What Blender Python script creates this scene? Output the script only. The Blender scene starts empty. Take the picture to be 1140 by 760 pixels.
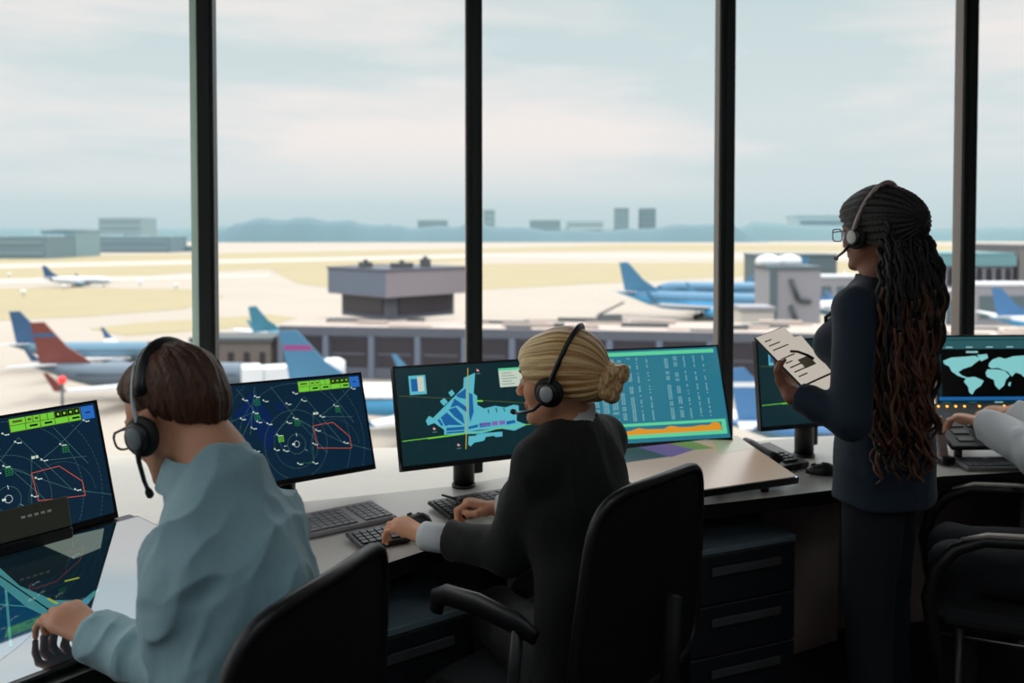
import bpy, math, random
import numpy as np
from mathutils import Vector, Matrix
random.seed(4); np.random.seed(4)
R = math.radians
SC = bpy.context.scene
COL = SC.collection

# ------------------------------------------------------------------ camera
FPX = 1000.0; PITCH = R(1.7); HORIZ = 258.0
CY = HORIZ + FPX * math.tan(PITCH)
CAM = Vector((0, 0, 1.6))
cd = bpy.data.cameras.new('camera'); cam = bpy.data.objects.new('camera', cd); COL.objects.link(cam)
cd.sensor_width = 36; cd.lens = 36 * FPX / 1140; cd.clip_start = .05; cd.clip_end = 9000
cd.shift_y = -(380 - CY) / 1140
cam.location = CAM; cam.rotation_euler = (R(90) - PITCH, 0, 0)
cd.dof.use_dof = True; cd.dof.focus_distance = 2.25; cd.dof.aperture_fstop = 2.9
SC.camera = cam
SC.view_settings.view_transform = 'Standard'; SC.view_settings.look = 'None'
SC.view_settings.exposure = 0.0; SC.view_settings.gamma = 1; SC.view_settings.use_curve_mapping = False

def ray(px, py):
    x = (px - 570) / FPX; y = (CY - py) / FPX
    cp, sp = math.cos(PITCH), math.sin(PITCH)
    return Vector((x, cp + y * sp, -sp + y * cp))
def P(px, py, d):
    r = ray(px, py); return CAM + r * (d / r.y)
def Pz(px, py, z):
    r = ray(px, py); return CAM + r * ((z - CAM.z) / r.z)

# ------------------------------------------------------------------ world sky: bright veiled overcast
W = bpy.data.worlds.new('sky'); SC.world = W; W.use_nodes = True
nt = W.node_tree; nt.nodes.clear(); N = nt.nodes; L = nt.links
out = N.new('ShaderNodeOutputWorld'); bg = N.new('ShaderNodeBackground')
tc = N.new('ShaderNodeTexCoord'); sep = N.new('ShaderNodeSeparateXYZ'); L.new(tc.outputs['Generated'], sep.inputs[0])
ramp = N.new('ShaderNodeValToRGB'); cr = ramp.color_ramp
def srgb(r, g, b): return tuple(((c / 255) / 12.92 if c / 255 <= .04045 else ((c / 255 + .055) / 1.055) ** 2.4) for c in (r, g, b))
while len(cr.elements) < 6: cr.elements.new(.5)
for e, (p, c) in zip(cr.elements, [(0.0, (150, 160, 160)), (.004, (184, 203, 208)), (.05, (199, 210, 214)), (.12, (204, 213, 216)), (.24, (192, 206, 210)), (.6, (190, 204, 212))]):
    e.position = p; e.color = (*srgb(*c), 1)
L.new(sep.outputs['Z'], ramp.inputs[0])
mp = N.new('ShaderNodeMapping'); mp.inputs['Scale'].default_value = (1.5, 1.0, 9.0); mp.inputs['Rotation'].default_value = (0, R(5), 0)
mp.inputs['Location'].default_value = (.55, 0, .28)
L.new(tc.outputs['Generated'], mp.inputs[0])
nz = N.new('ShaderNodeTexNoise'); nz.inputs['Scale'].default_value = 1.35; nz.inputs['Detail'].default_value = 5; nz.inputs['Roughness'].default_value = .5
L.new(mp.outputs[0], nz.inputs[0])
r2 = N.new('ShaderNodeValToRGB'); r2.color_ramp.elements[0].position = .40; r2.color_ramp.elements[1].position = .58
L.new(nz.outputs[0], r2.inputs[0])
mul = N.new('ShaderNodeMath'); mul.operation = 'MULTIPLY'; mr = N.new('ShaderNodeMapRange')
mr.inputs['From Min'].default_value = .03; mr.inputs['From Max'].default_value = .1; L.new(sep.outputs['Z'], mr.inputs[0])
L.new(r2.outputs[0], mul.inputs[0]); L.new(mr.outputs[0], mul.inputs[1])
mix = N.new('ShaderNodeMix'); mix.data_type = 'RGBA'; L.new(mul.outputs[0], mix.inputs[0]); L.new(ramp.outputs[0], mix.inputs[6])
mix.inputs[7].default_value = (*srgb(232, 224, 222), 1)
L.new(mix.outputs[2], bg.inputs[0])
zen = N.new('ShaderNodeMapRange'); zen.inputs['From Min'].default_value = .27; zen.inputs['From Max'].default_value = .62
zen.inputs['To Min'].default_value = 1.15; zen.inputs['To Max'].default_value = 4.2; L.new(sep.outputs['Z'], zen.inputs[0]); L.new(zen.outputs[0], bg.inputs[1])
L.new(bg.outputs[0], out.inputs[0])
# sun high ahead of the windows, softened by the haze
sd = bpy.data.lights.new('sun', 'SUN'); sd.energy = 1.0; sd.angle = R(6); sd.color = (1, .93, .82)
sun = bpy.data.objects.new('sun', sd); COL.objects.link(sun)
sun.rotation_euler = Vector((-.16, -.36, -1.0)).to_track_quat('-Z', 'Y').to_euler()

FILL_LAMP = 7.0            # brightness of the added ceiling fill panels
# ------------------------------------------------------------------ materials
MATS = {}
def mat(name, col, rough=.6, metal=0, spec=.5, coat=0, emit=None, es=1, bump=None, noise=None, sub=0, sheen=0):
    """col is sRGB 0-255; bump=(scale,strength,stretch); noise=(scale,amount) mottles the colour"""
    if name in MATS: return MATS[name]
    m = bpy.data.materials.new(name); m.use_nodes = True; n = m.node_tree.nodes; l = m.node_tree.links
    b = n['Principled BSDF']; c = srgb(*col)
    b.inputs['Base Color'].default_value = (*c, 1); b.inputs['Roughness'].default_value = rough
    b.inputs['Metallic'].default_value = metal; b.inputs['Specular IOR Level'].default_value = spec
    if coat: b.inputs['Coat Weight'].default_value = coat; b.inputs['Coat Roughness'].default_value = .05
    if sheen: b.inputs['Sheen Weight'].default_value = sheen
    if sub:
        b.inputs['Subsurface Weight'].default_value = sub; b.inputs['Subsurface Radius'].default_value = (.012, .005, .003)
        b.inputs['Subsurface Scale'].default_value = 1
    if emit: b.inputs['Emission Color'].default_value = (*srgb(*emit), 1); b.inputs['Emission Strength'].default_value = es
    t = n.new('ShaderNodeTexCoord')
    ns = noise or (7, .06)
    if not emit:
        z = n.new('ShaderNodeTexNoise'); z.inputs['Scale'].default_value = ns[0]; z.inputs['Detail'].default_value = 4
        l.new(t.outputs['Object'], z.inputs[0])
        k = n.new('ShaderNodeMix'); k.data_type = 'RGBA'; l.new(z.outputs[0], k.inputs[0])
        k.inputs[6].default_value = (*[v * (1 - ns[1]) for v in c], 1); k.inputs[7].default_value = (*[min(1, v * (1 + ns[1])) for v in c], 1)
        l.new(k.outputs[2], b.inputs['Base Color'])
    if bump:
        z = n.new('ShaderNodeTexNoise'); z.inputs['Scale'].default_value = bump[0]; z.inputs['Detail'].default_value = 3
        q = n.new('ShaderNodeMapping'); q.inputs['Scale'].default_value = bump[2] if len(bump) > 2 else (1, 1, 1)
        l.new(t.outputs['Object'], q.inputs[0]); l.new(q.outputs[0], z.inputs[0])
        u = n.new('ShaderNodeBump'); u.inputs['Strength'].default_value = bump[1]; u.inputs['Distance'].default_value = .01
        l.new(z.outputs[0], u.inputs['Height']); l.new(u.outputs[0], b.inputs['Normal'])
    MATS[name] = m; return m
def emat(name, col, s=1.0, gloss=True):
    """a lit display pixel under a sheet of cover glass"""
    if name in MATS: return MATS[name]
    m = mat(name, (3, 4, 5), .25 if gloss else .6, emit=col, es=s, spec=.35); return m

# ------------------------------------------------------------------ mesh builder
class MB:
    def __init__(s): s.v = []; s.f = []; s.mi = []; s.mats = []; s.sm = []
    def m(s, mt):
        if mt not in s.mats: s.mats.append(mt)
        return s.mats.index(mt)
    def add(s, vs, fs, mt, smooth=False, M=None):
        o = len(s.v); i = s.m(mt)
        for v in vs: s.v.append(tuple(M @ Vector(v)) if M is not None else tuple(v))
        for f in fs: s.f.append([o + k for k in f]); s.mi.append(i); s.sm.append(smooth)
    def box(s, lo, hi, mt, M=None, bev=0):
        x0, y0, z0 = lo; x1, y1, z1 = hi
        if bev <= 0:
            s.add([(x0,y0,z0),(x1,y0,z0),(x1,y1,z0),(x0,y1,z0),(x0,y0,z1),(x1,y0,z1),(x1,y1,z1),(x0,y1,z1)],
                  [(0,3,2,1),(4,5,6,7),(0,1,5,4),(1,2,6,5),(2,3,7,6),(3,0,4,7)], mt, False, M)
        else:
            # chamfered box: stack of insets
            b = bev; q = []
            for (z, i) in ((z0, b), (z0 + b, 0), (z1 - b, 0), (z1, b)):
                q.append([(x0+i+b*0,y0+i+b,z),(x0+i+b,y0+i,z),(x1-i-b,y0+i,z),(x1-i,y0+i+b,z),(x1-i,y1-i-b,z),(x1-i-b,y1-i,z),(x0+i+b,y1-i,z),(x0+i,y1-i-b,z)])
            vs = [v for r_ in q for v in r_]; fs = [tuple(range(7,-1,-1)), tuple(range(24,32))]
            for k in range(3):
                for j in range(8): a = k*8+j; c = k*8+(j+1)%8; fs.append((a, c, c+8, a+8))
            s.add(vs, fs, mt, False, M)
    def tube(s, pts, rad, mt, seg=10, closed=False, M=None, flat=None, cap=True):
        pts = [Vector(p) for p in pts]; n = len(pts)
        rads = rad if isinstance(rad, (list, tuple)) else [rad] * n
        vs = []; prev = None
        for i, p in enumerate(pts):
            if closed: t = pts[(i+1) % n] - pts[i-1]
            else: t = pts[min(i+1, n-1)] - pts[max(i-1, 0)]
            t.normalize()
            if prev is None: a = Vector((0,0,1)) if abs(t.z) < .9 else Vector((1,0,0)); u = t.cross(a).normalized()
            else: u = (prev - t * prev.dot(t)); u = u.normalized() if u.length > 1e-6 else t.orthogonal().normalized()
            prev = u; w = t.cross(u)
            for k in range(seg):
                a = 2*math.pi*k/seg; fl = flat or 1
                vs.append(p + (u*math.cos(a) + w*math.sin(a)*fl) * rads[i])
        fs = []
        m_ = n if closed else n-1
        for i in range(m_):
            for k in range(seg):
                a = i*seg+k; b = i*seg+(k+1)%seg; c = ((i+1)%n)*seg+(k+1)%seg; d = ((i+1)%n)*seg+k
                fs.append((a, b, c, d))
        if cap and not closed: fs += [tuple(range(seg-1,-1,-1)), tuple(range((n-1)*seg, n*seg))]
        s.add(vs, fs, mt, True, M)
    def lathe(s, prof, mt, seg=20, M=None, smooth=True):
        """prof: (r,z) pairs around local Z"""
        vs = []; n = len(prof)
        for r_, z in prof:
            for k in range(seg): a = 2*math.pi*k/seg; vs.append((r_*math.cos(a), r_*math.sin(a), z))
        fs = [(i*seg+k, i*seg+(k+1)%seg, (i+1)*seg+(k+1)%seg, (i+1)*seg+k) for i in range(n-1) for k in range(seg)]
        fs += [tuple(range(seg-1,-1,-1)), tuple(range((n-1)*seg, n*seg))]
        s.add(vs, fs, mt, smooth, M)
    def prism(s, pts, z0, z1, mt, M=None):
        n = len(pts); vs = [(x,y,z0) for x,y in pts] + [(x,y,z1) for x,y in pts]
        ar = sum(pts[i][0]*pts[(i+1)%n][1]-pts[(i+1)%n][0]*pts[i][1] for i in range(n))
        fs = [tuple(range(n-1,-1,-1)), tuple(range(n,2*n))] + [(i,(i+1)%n,(i+1)%n+n,i+n) for i in range(n)]
        if ar < 0: fs = [tuple(reversed(f)) for f in fs]
        s.add(vs, fs, mt, False, M)
    def build(s, name, parent=None, **kw):
        me = bpy.data.meshes.new(name); me.from_pydata(s.v, [], s.f)
        for m_ in s.mats: me.materials.append(m_)
        me.polygons.foreach_set('material_index', s.mi); me.polygons.foreach_set('use_smooth', s.sm); me.update()
        o = bpy.data.objects.new(name, me); COL.objects.link(o)
        if parent is not None: o.parent = parent
        for k, v in kw.items(): o[k] = v
        return o
def thing(name, label, cat, loc=(0,0,0), rotz=0, group=None, M=None):
    o = bpy.data.objects.new(name, None); COL.objects.link(o)
    if M is not None: o.matrix_world = M
    else: o.location = loc; o.rotation_euler = (0,0,rotz)
    o.empty_display_size = .1
    o['label'] = label; o['category'] = cat
    if group: o['group'] = group
    return o
def tag(o, label, cat, group=None):
    o['label'] = label; o['category'] = cat
    if group: o['group'] = group
    return o
def struct(mb, name):
    o = mb.build(name); o['kind'] = 'structure'; return o
def dup(root, M, label):
    r_ = root.copy(); COL.objects.link(r_); r_.matrix_world = M; r_['label'] = label
    for ch in list(root.children):
        c = ch.copy(); COL.objects.link(c); c.parent = r_
        for g in ch.children:
            d = g.copy(); COL.objects.link(d); d.parent = c
    return r_
def frame(o, x, z):
    """matrix with origin o, x axis x, z axis close to z"""
    x = Vector(x).normalized(); z = Vector(z); y = z.cross(x).normalized(); z = x.cross(y)
    m_ = Matrix((x, y, z)).transposed().to_4x4(); m_.translation = Vector(o); return m_

# ================================================================== ROOM
WA, WB = 4.0, .11                      # glazing line Y = WA + WB*X
def wy(x): return WA + WB * x
black = mat('dark_frame_paint', (30, 34, 35), .45)
dkwall = mat('warm_grey_wall_paint', (128, 120, 118), .8)
m = MB(); m.box((-3.6,-2.6,-.1),(4.6,4.8,0), mat('dark_carpet', (34,34,38), .95, noise=(60,.25))); struct(m, 'floor')
m = MB(); m.box((-3.6,-2.6,3.3),(4.6,4.62,3.45), mat('dark_ceiling_paint', (60,60,62), .9)); struct(m, 'ceiling')
m = MB(); m.box((-3.6,-2.7,0),(4.6,-2.6,3.3), dkwall); struct(m, 'wall_back')
m = MB(); m.box((4.5,-2.6,0),(4.6,4.45,3.3), dkwall); struct(m, 'wall_right')
# low wall under the glazing
m = MB(); m.prism([(-3.6,wy(-3.6)-.02),(4.6,wy(4.6)-.02),(4.6,wy(4.6)+.12),(-3.6,wy(-3.6)+.12)],0,.62, dkwall); struct(m,'wall_front')
m = MB(); m.box((-3.6,-2.6,0),(-3.5,wy(-3.6)-.03,.62), dkwall); struct(m,'wall_left')
# thin-glass material
gm = bpy.data.materials.new('window_glass'); gm.use_nodes = True; n = gm.node_tree.nodes; l = gm.node_tree.links; n.clear()
o_ = n.new('ShaderNodeOutputMaterial'); tr = n.new('ShaderNodeBsdfTransparent'); gl = n.new('ShaderNodeBsdfGlossy'); gl.inputs['Roughness'].default_value = .01
tr.inputs[0].default_value = (.965,.985,.975,1)
fr = n.new('ShaderNodeFresnel'); fr.inputs[0].default_value = 1.12; mx = n.new('ShaderNodeMixShader')
l.new(fr.outputs[0], mx.inputs[0]); l.new(tr.outputs[0], mx.inputs[1]); l.new(gl.outputs[0], mx.inputs[2]); l.new(mx.outputs[0], o_.inputs[0])
MX = [-2.49, -1.306, -.167, .974, 2.138, 3.33]
edges = [-3.5] + MX + [4.5]
for i in range(len(edges)-1):
    a, b = edges[i], edges[i+1]
    m = MB(); y0, y1 = wy(a), wy(b)
    m.add([(a,y0+.03,.62),(b,y1+.03,.62),(b,y1+.03,3.3),(a,y0+.03,3.3)], [(0,1,2,3)], gm)
    w = struct(m, 'window_%d' % (i+1))
lw = mat('translucent_edge_reflection', (200,214,206), .4); _n = lw.node_tree.nodes; _l = lw.node_tree.links
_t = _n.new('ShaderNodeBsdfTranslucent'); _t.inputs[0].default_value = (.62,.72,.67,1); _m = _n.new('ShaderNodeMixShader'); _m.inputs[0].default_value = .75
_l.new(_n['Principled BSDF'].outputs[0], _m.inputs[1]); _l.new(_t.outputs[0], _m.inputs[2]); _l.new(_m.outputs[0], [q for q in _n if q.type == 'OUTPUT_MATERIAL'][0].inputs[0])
for i, x in enumerate(MX):
    m = MB(); M = Matrix.Translation((x, wy(x), 0)) @ Matrix.Rotation(math.atan(WB), 4, 'Z')
    m.box((-.034,-.03,.62),(.034,.05,3.3), black, M, .003)
    m.box((-.012,-.04,.62),(.020,-.03,3.3), black, M)
    if i == 1: m.box((-.068,.0,.62),(-.034,.012,3.3), lw, M)       # pale strip added to imitate a bright glass-edge reflection
    else: m.box((-.038,-.02,.62),(-.034,.045,3.3), mat('warm_lit_edge',(120,112,106),.5), M)  # thin warm strip painted as the lit left edge of the post
    struct(m, 'trim_%d' % (i+1))
# left glazing
m = MB(); m.add([(-3.55,-2.6,.62),(-3.55,3.6,.62),(-3.55,3.6,3.3),(-3.55,-2.6,3.3)], [(0,1,2,3)], gm); struct(m,'window_8')
for i, y in enumerate((-2.5,-1.3,-.1,1.1,2.3,3.5)):
    m = MB(); m.box((-3.59,y-.04,.62),(-3.5,y+.04,3.3), black, None, .004); struct(m,'trim_%d' % (i+7))

# unseen ceiling panels added as fill to brighten the dark room
for (lx, ly) in ((-1.6, -1.9), (.6, -1.9), (2.8, -1.9), (-1.6, .2), (.6, .2), (2.8, .2)):
    lt_ = thing('fill_panel', 'square fill lamp added on the unseen ceiling', 'lamp', (lx, ly, 3.3), 0, 'added fill lamps')
    m = MB(); m.box((-.32,-.32,-.05),(.32,.32,-.001), mat('fill_lamp_housing', (180,180,178), .5)); m.build('housing', lt_)
    m = MB(); m.box((-.29,-.29,-.056),(.29,.29,-.05), mat('fill_lamp_diffuser', (230,230,225), .5, emit=(225,235,240), es=FILL_LAMP)); m.build('diffuser', lt_)
# ------------------------------------------------------------------ continuous desk
FE = [(-1.62,.72),(-1.18,1.27),(-.85,1.71),(-.61,2.01),(-.383,2.25),(-.172,2.464),(.2,2.66),(.558,2.79),(.998,2.945),(1.517,3.14),(1.82,3.2),(2.6,3.32),(3.6,3.4)]
BE = [(-2.3,1.3),(-1.78,1.95),(-1.3,2.45),(-.95,2.7),(-.72,2.82),(-.494,2.905),(-.199,3.017),(.1,3.20),(.55,3.5),(1.2,3.74),(1.82,3.86),(2.6,3.95),(3.6,4.05)]
m = MB(); laminate = mat('pale_grey_laminate', (196,190,182), .3, spec=.55, noise=(40,.02))
edgeb = mat('black_edge_band', (14,14,15), .5)
n_ = len(FE); ZT = .74
vs = []
for (x,y) in FE: vs.append((x,y,ZT))
for (x,y) in BE: vs.append((x,y,ZT))
m.add(vs, [(i,i+1,n_+i+1,n_+i) for i in range(n_-1)], laminate)
vs = []
for (x,y) in FE+BE: vs.append((x,y,ZT-.0005))
for (x,y) in FE+BE: vs.append((x,y,ZT-.045))
k2 = 2*n_
fs = [(n_+i+k2, n_+i+1+k2, i+1+k2, i+k2) for i in range(n_-1)]
fs += [(i+k2,i+1+k2,i+1,i) for i in range(n_-1)] + [(n_+i, n_+i+1, n_+i+1+k2, n_+i+k2) for i in range(n_-1)]
fs += [(0,n_,n_+k2,k2),(n_-1,n_-1+k2,2*n_-1+k2,2*n_-1)]
m.add(vs, fs, edgeb)
desk = thing('control_desk','long curved control room desk with pale grey top and black edge running under the windows','desk',(0,0,0))
m.build('desktop', desk)
m = MB(); pan = mat('brown_grey_panel', (156,138,134), .75)
q = []
for (a, b) in zip(FE, BE): q.append((a[0]*.28+b[0]*.72, a[1]*.28+b[1]*.72))
for i in range(n_-1):
    (x0,y0),(x1,y1) = q[i],q[i+1]
    m.add([(x0,y0,0),(x1,y1,0),(x1,y1,.695),(x0,y0,.695),(x0-.01,y0+.02,0),(x1-.01,y1+.02,0),(x1-.01,y1+.02,.695),(x0-.01,y0+.02,.695)],
          [(0,1,2,3),(5,4,7,6),(0,4,5,1),(3,2,6,7),(0,3,7,4),(1,5,6,2)], pan)
m.build('modesty_panel', desk)
for x0,y0 in ((-.47,2.62),(.22,3.0),(1.15,3.42),(2.2,3.55)):
    m = MB(); M = Matrix.Translation((x0,y0,0)) @ Matrix.Rotation(R(-35 if x0<0 else -60),4,'Z')
    m.box((-.012,-.28,0),(.012,.14,.695), pan, M); m.build('support_panel', desk)
# window ledge beyond the desk
m = MB(); led = mat('white_ledge_paint', (226,220,208), .35)
LE = [(-3.5,.6+1.7),(-2.3,2.4),(-1.3,2.62),(-.95,2.8),(-.494,3.0),(-.199,3.1),(.1,3.28),(.55,3.55),(1.2,3.78),(1.82,3.9)]
for i in range(len(LE)-1):
    (x0,y0),(x1,y1) = LE[i],LE[i+1]
    m.add([(x0,y0,.655),(x1,y1,.655),(x1,wy(x1)-.03,.655),(x0,wy(x0)-.03,.655),(x0,y0,.62),(x1,y1,.62),(x1,wy(x1)-.03,.62),(x0,wy(x0)-.03,.62)],
          [(0,1,2,3),(7,6,5,4),(4,5,1,0),(6,7,3,2),(0,3,7,4),(1,5,6,2)], led)
struct(m, 'trim_20')
# ================================================================== AIRFIELD
GZ = CAM.z - 28.0
conc = mat('sunlit_concrete', (158,149,138), .8, noise=(.02,.1)); grass = mat('dry_grass', (150,140,110), .95, noise=(.03,.08))
lightc = mat('worn_runway_concrete', (170,163,154), .8, noise=(.03,.06))
m = MB(); m.box((-4500,8,GZ-1),(4500,7000,GZ), conc); struct(m, 'ground')
def gp(px, py, z=GZ): v = Pz(px, py, z); return (v.x, v.y)
def ground_patch(name, pts, z, mt):
    m = MB(); q = [gp(x,y) for x, y in pts]
    m.prism(q, GZ, GZ+z, mt); return struct(m, name)
ground_patch('grass_strip', [(-200,290),(560,276),(700,272),(1300,274),(1300,281),(700,279),(540,281),(200,291),(-200,304)], .12, grass)
ground_patch('grass_strip', [(-250,326),(60,320),(213,322),(250,330),(205,344),(100,352),(-250,368)], .12, grass)
ground_patch('grass_strip', [(-250,303),(180,294),(520,287),(520,291),(210,303),(120,311),(-250,322)], .12, grass)
ground_patch('grass_strip', [(300,300),(420,294),(860,292),(1200,290),(1200,312),(860,306),(540,322),(430,330),(330,315)], .12, grass)
ground_patch('grass_strip', [(100,366),(150,360),(300,350),(330,354),(300,362),(140,374)], .12, grass)
ground_patch('runway', [(-300,300),(540,283),(1300,285),(1300,289),(540,286.5),(-300,306)], .2, lightc)
ground_patch('runway', [(-300,316),(300,305),(300,309),(-300,324)], .2, lightc)

# ---- far skyline, distance haze mixed into the wall and window colours
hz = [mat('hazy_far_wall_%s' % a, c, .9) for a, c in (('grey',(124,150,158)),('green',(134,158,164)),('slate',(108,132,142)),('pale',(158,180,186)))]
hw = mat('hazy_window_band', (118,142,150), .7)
def building(x0, x1, ytop, ybase, mi, label, depth=60, bands=3, cat='building', name='distant_building', group=None, steps=None, d=None):
    if d is None: d = 28.0*FPX/(ybase-HORIZ)
    X0 = (x0-570)/FPX*d; X1 = (x1-570)/FPX*d; h = 28 - (ytop-HORIZ)/FPX*d
    t = thing(name, label, cat, ((X0+X1)/2, d+depth/2, GZ), 0, group)
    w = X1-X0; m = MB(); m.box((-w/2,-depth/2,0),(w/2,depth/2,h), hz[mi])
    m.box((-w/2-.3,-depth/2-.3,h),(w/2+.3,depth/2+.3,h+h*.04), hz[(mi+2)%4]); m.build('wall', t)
    for k in range(bands):
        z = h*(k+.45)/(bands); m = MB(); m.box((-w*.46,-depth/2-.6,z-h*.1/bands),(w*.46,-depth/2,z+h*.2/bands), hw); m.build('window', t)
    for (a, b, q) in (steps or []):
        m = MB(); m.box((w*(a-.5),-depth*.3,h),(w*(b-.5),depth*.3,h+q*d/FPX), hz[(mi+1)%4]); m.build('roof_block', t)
    return t
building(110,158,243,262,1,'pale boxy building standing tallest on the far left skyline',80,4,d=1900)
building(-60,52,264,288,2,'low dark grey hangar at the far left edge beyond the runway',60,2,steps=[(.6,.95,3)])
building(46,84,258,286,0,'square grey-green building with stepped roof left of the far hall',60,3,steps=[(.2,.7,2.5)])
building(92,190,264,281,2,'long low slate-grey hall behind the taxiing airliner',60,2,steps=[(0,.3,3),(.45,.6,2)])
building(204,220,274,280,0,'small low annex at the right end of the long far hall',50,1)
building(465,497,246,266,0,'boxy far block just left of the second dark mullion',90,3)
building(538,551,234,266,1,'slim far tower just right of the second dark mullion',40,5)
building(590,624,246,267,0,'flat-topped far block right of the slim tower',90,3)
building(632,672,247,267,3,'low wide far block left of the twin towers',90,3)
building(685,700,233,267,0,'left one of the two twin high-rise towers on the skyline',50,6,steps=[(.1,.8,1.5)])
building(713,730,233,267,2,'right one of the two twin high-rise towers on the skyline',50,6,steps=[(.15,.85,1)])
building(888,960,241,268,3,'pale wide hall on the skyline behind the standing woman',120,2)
# wooded ridges on the horizon: one long low landform each
rid = [mat('hazy_ridge_%d' % k, c, .95) for k, c in enumerate(((90,116,124),(98,124,130)))]  # flat ridge colours already include the distance haze
def ridge(name, xs, d, base, amp, mi, seed):
    rr = random.Random(seed); m = MB(); n = 60; top = []; ph = [rr.uniform(0,6) for _ in range(4)]
    vs = []
    for i in range(n+1):
        px = xs[0]+(xs[1]-xs[0])*i/n; X = (px-570)/FPX*d; e = min(1, i/6, (n-i)/6)
        h = 28 - (base-HORIZ)/FPX*d + amp*d/FPX*e*(.78+.2*math.sin(i*.12+ph[0])+.05*math.sin(i*.7+ph[2])+.05*rr.random())
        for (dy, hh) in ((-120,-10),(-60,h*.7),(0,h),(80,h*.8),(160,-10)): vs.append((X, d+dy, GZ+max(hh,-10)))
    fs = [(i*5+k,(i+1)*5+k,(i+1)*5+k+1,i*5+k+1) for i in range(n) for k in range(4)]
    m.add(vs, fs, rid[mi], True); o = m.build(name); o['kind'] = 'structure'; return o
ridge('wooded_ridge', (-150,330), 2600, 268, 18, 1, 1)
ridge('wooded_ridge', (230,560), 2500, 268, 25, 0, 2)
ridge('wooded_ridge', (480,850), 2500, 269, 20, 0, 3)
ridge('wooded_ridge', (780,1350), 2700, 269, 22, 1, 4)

# ---- low concourse with the old ramp tower
fac = mat('weathered_concourse_concrete', (86,90,101), .85, noise=(.3,.12)); facd = mat('dark_bay_glazing', (48,45,53), .35)
roofm = mat('pale_gravel_roof', (170,158,150), .9, noise=(.2,.2)); duct = mat('dark_roof_duct', (74,80,84), .7)
pier = mat('blue_grey_pier', (98,108,124), .8)
con = thing('airport_concourse','long low grey concourse with dark recessed bays across the apron','building',(0,0,GZ))
x0, x1 = -44.5, 150.0; ya, yb = 173.0, 146.0
ang = math.atan2(yb-ya, x1-x0); Lc = math.hypot(x1-x0, yb-ya)
MC = Matrix.Translation((x0, ya, 0)) @ Matrix.Rotation(ang, 4, 'Z')
m = MB(); m.box((0,0,0),(Lc,20,9.6), fac, MC); m.box((-.3,-.6,8.2),(Lc,0,9.9), fac, MC); m.box((0,-.5,0),(Lc,0,2.2), fac, MC); m.build('wall', con)
m = MB(); m.box((0,.2,9.6),(Lc,20,9.72), roofm, MC); m.build('roof', con)
nb = int(Lc/9)
for i in range(nb):
    m = MB(); m.box((i*9+1.0,-.25,2.3),(i*9+8,0,7.6), facd, MC)
    m.box((i*9+1.2,-.4,4.6),(i*9+7.8,-.25,4.9), fac, MC); m.build('recessed_bay', con)
    m = MB(); m.box((i*9-.55,-.7,0),(i*9+.55,0,8.2), pier, MC); m.build('column', con)
rr = random.Random(9)
for i in range(58):
    u = rr.uniform(2, Lc-8); v = rr.uniform(2,17); w = rr.uniform(3,13); dd = rr.uniform(.8,2.2)
    if rr.random() < .5 and u < 40 and v > 4: continue
    m = MB(); m.box((u,v,9.72),(min(u+w,Lc),min(v+dd,19.5),9.72+rr.uniform(.25,.8)), duct if rr.random()<.45 else roofm, MC); m.build('roof_duct', con)
tw = thing('ramp_tower','squat concrete ramp tower with overhanging top storey rising from the concourse','tower',(0,0,GZ))
TM = Matrix.Translation((-26.0, 184.0, 0)) @ Matrix.Rotation(R(24),4,'Z')
Tc = P(430,300,182); TM = Matrix.Translation((Tc.x, Tc.y, 0)) @ Matrix.Rotation(R(45),4,'Z')
lt = mat('pinkish_concrete_band', (130,124,130), .85); bl = mat('blue_grey_concrete_band', (98,108,122), .85)
m = MB(); a_, b_ = 22.5, 21.0
m.box((2.2,2.6,9.76),(a_-2,b_-2,14.8), fac, TM); m.build('wall', tw)
m = MB(); m.box((0,0,14.6),(a_,b_,20.2), lt, TM); m.box((-.05,.3,14.8),(0,b_,20.0), bl, TM); m.box((-.2,-.2,19.9),(a_+.2,b_+.2,20.4), fac, TM); m.build('overhanging_storey', tw)
m = MB(); m.box((5,2.3,10.8),(a_-3,2.6,14.2), facd, TM); m.box((1.95,4,10.8),(2.2,b_-3,14.2), facd, TM); m.build('window_band', tw)
for (a,b,w_,h_) in ((-.0,9,2.2,1.2),(3,2,4.6,1.1),(11,2,1.4,1.8)):
    m = MB(); m.box((a+1,b,20.4),(a+1+w_,b+2,20.4+h_), duct, TM); m.lathe([(.5,20.4+h_),(.5,20.9+h_),(.2,21+h_)], duct, 10, TM @ Matrix.Translation((a+1+w_/2,b+1,0))); m.build('roof_vent', tw)

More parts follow.
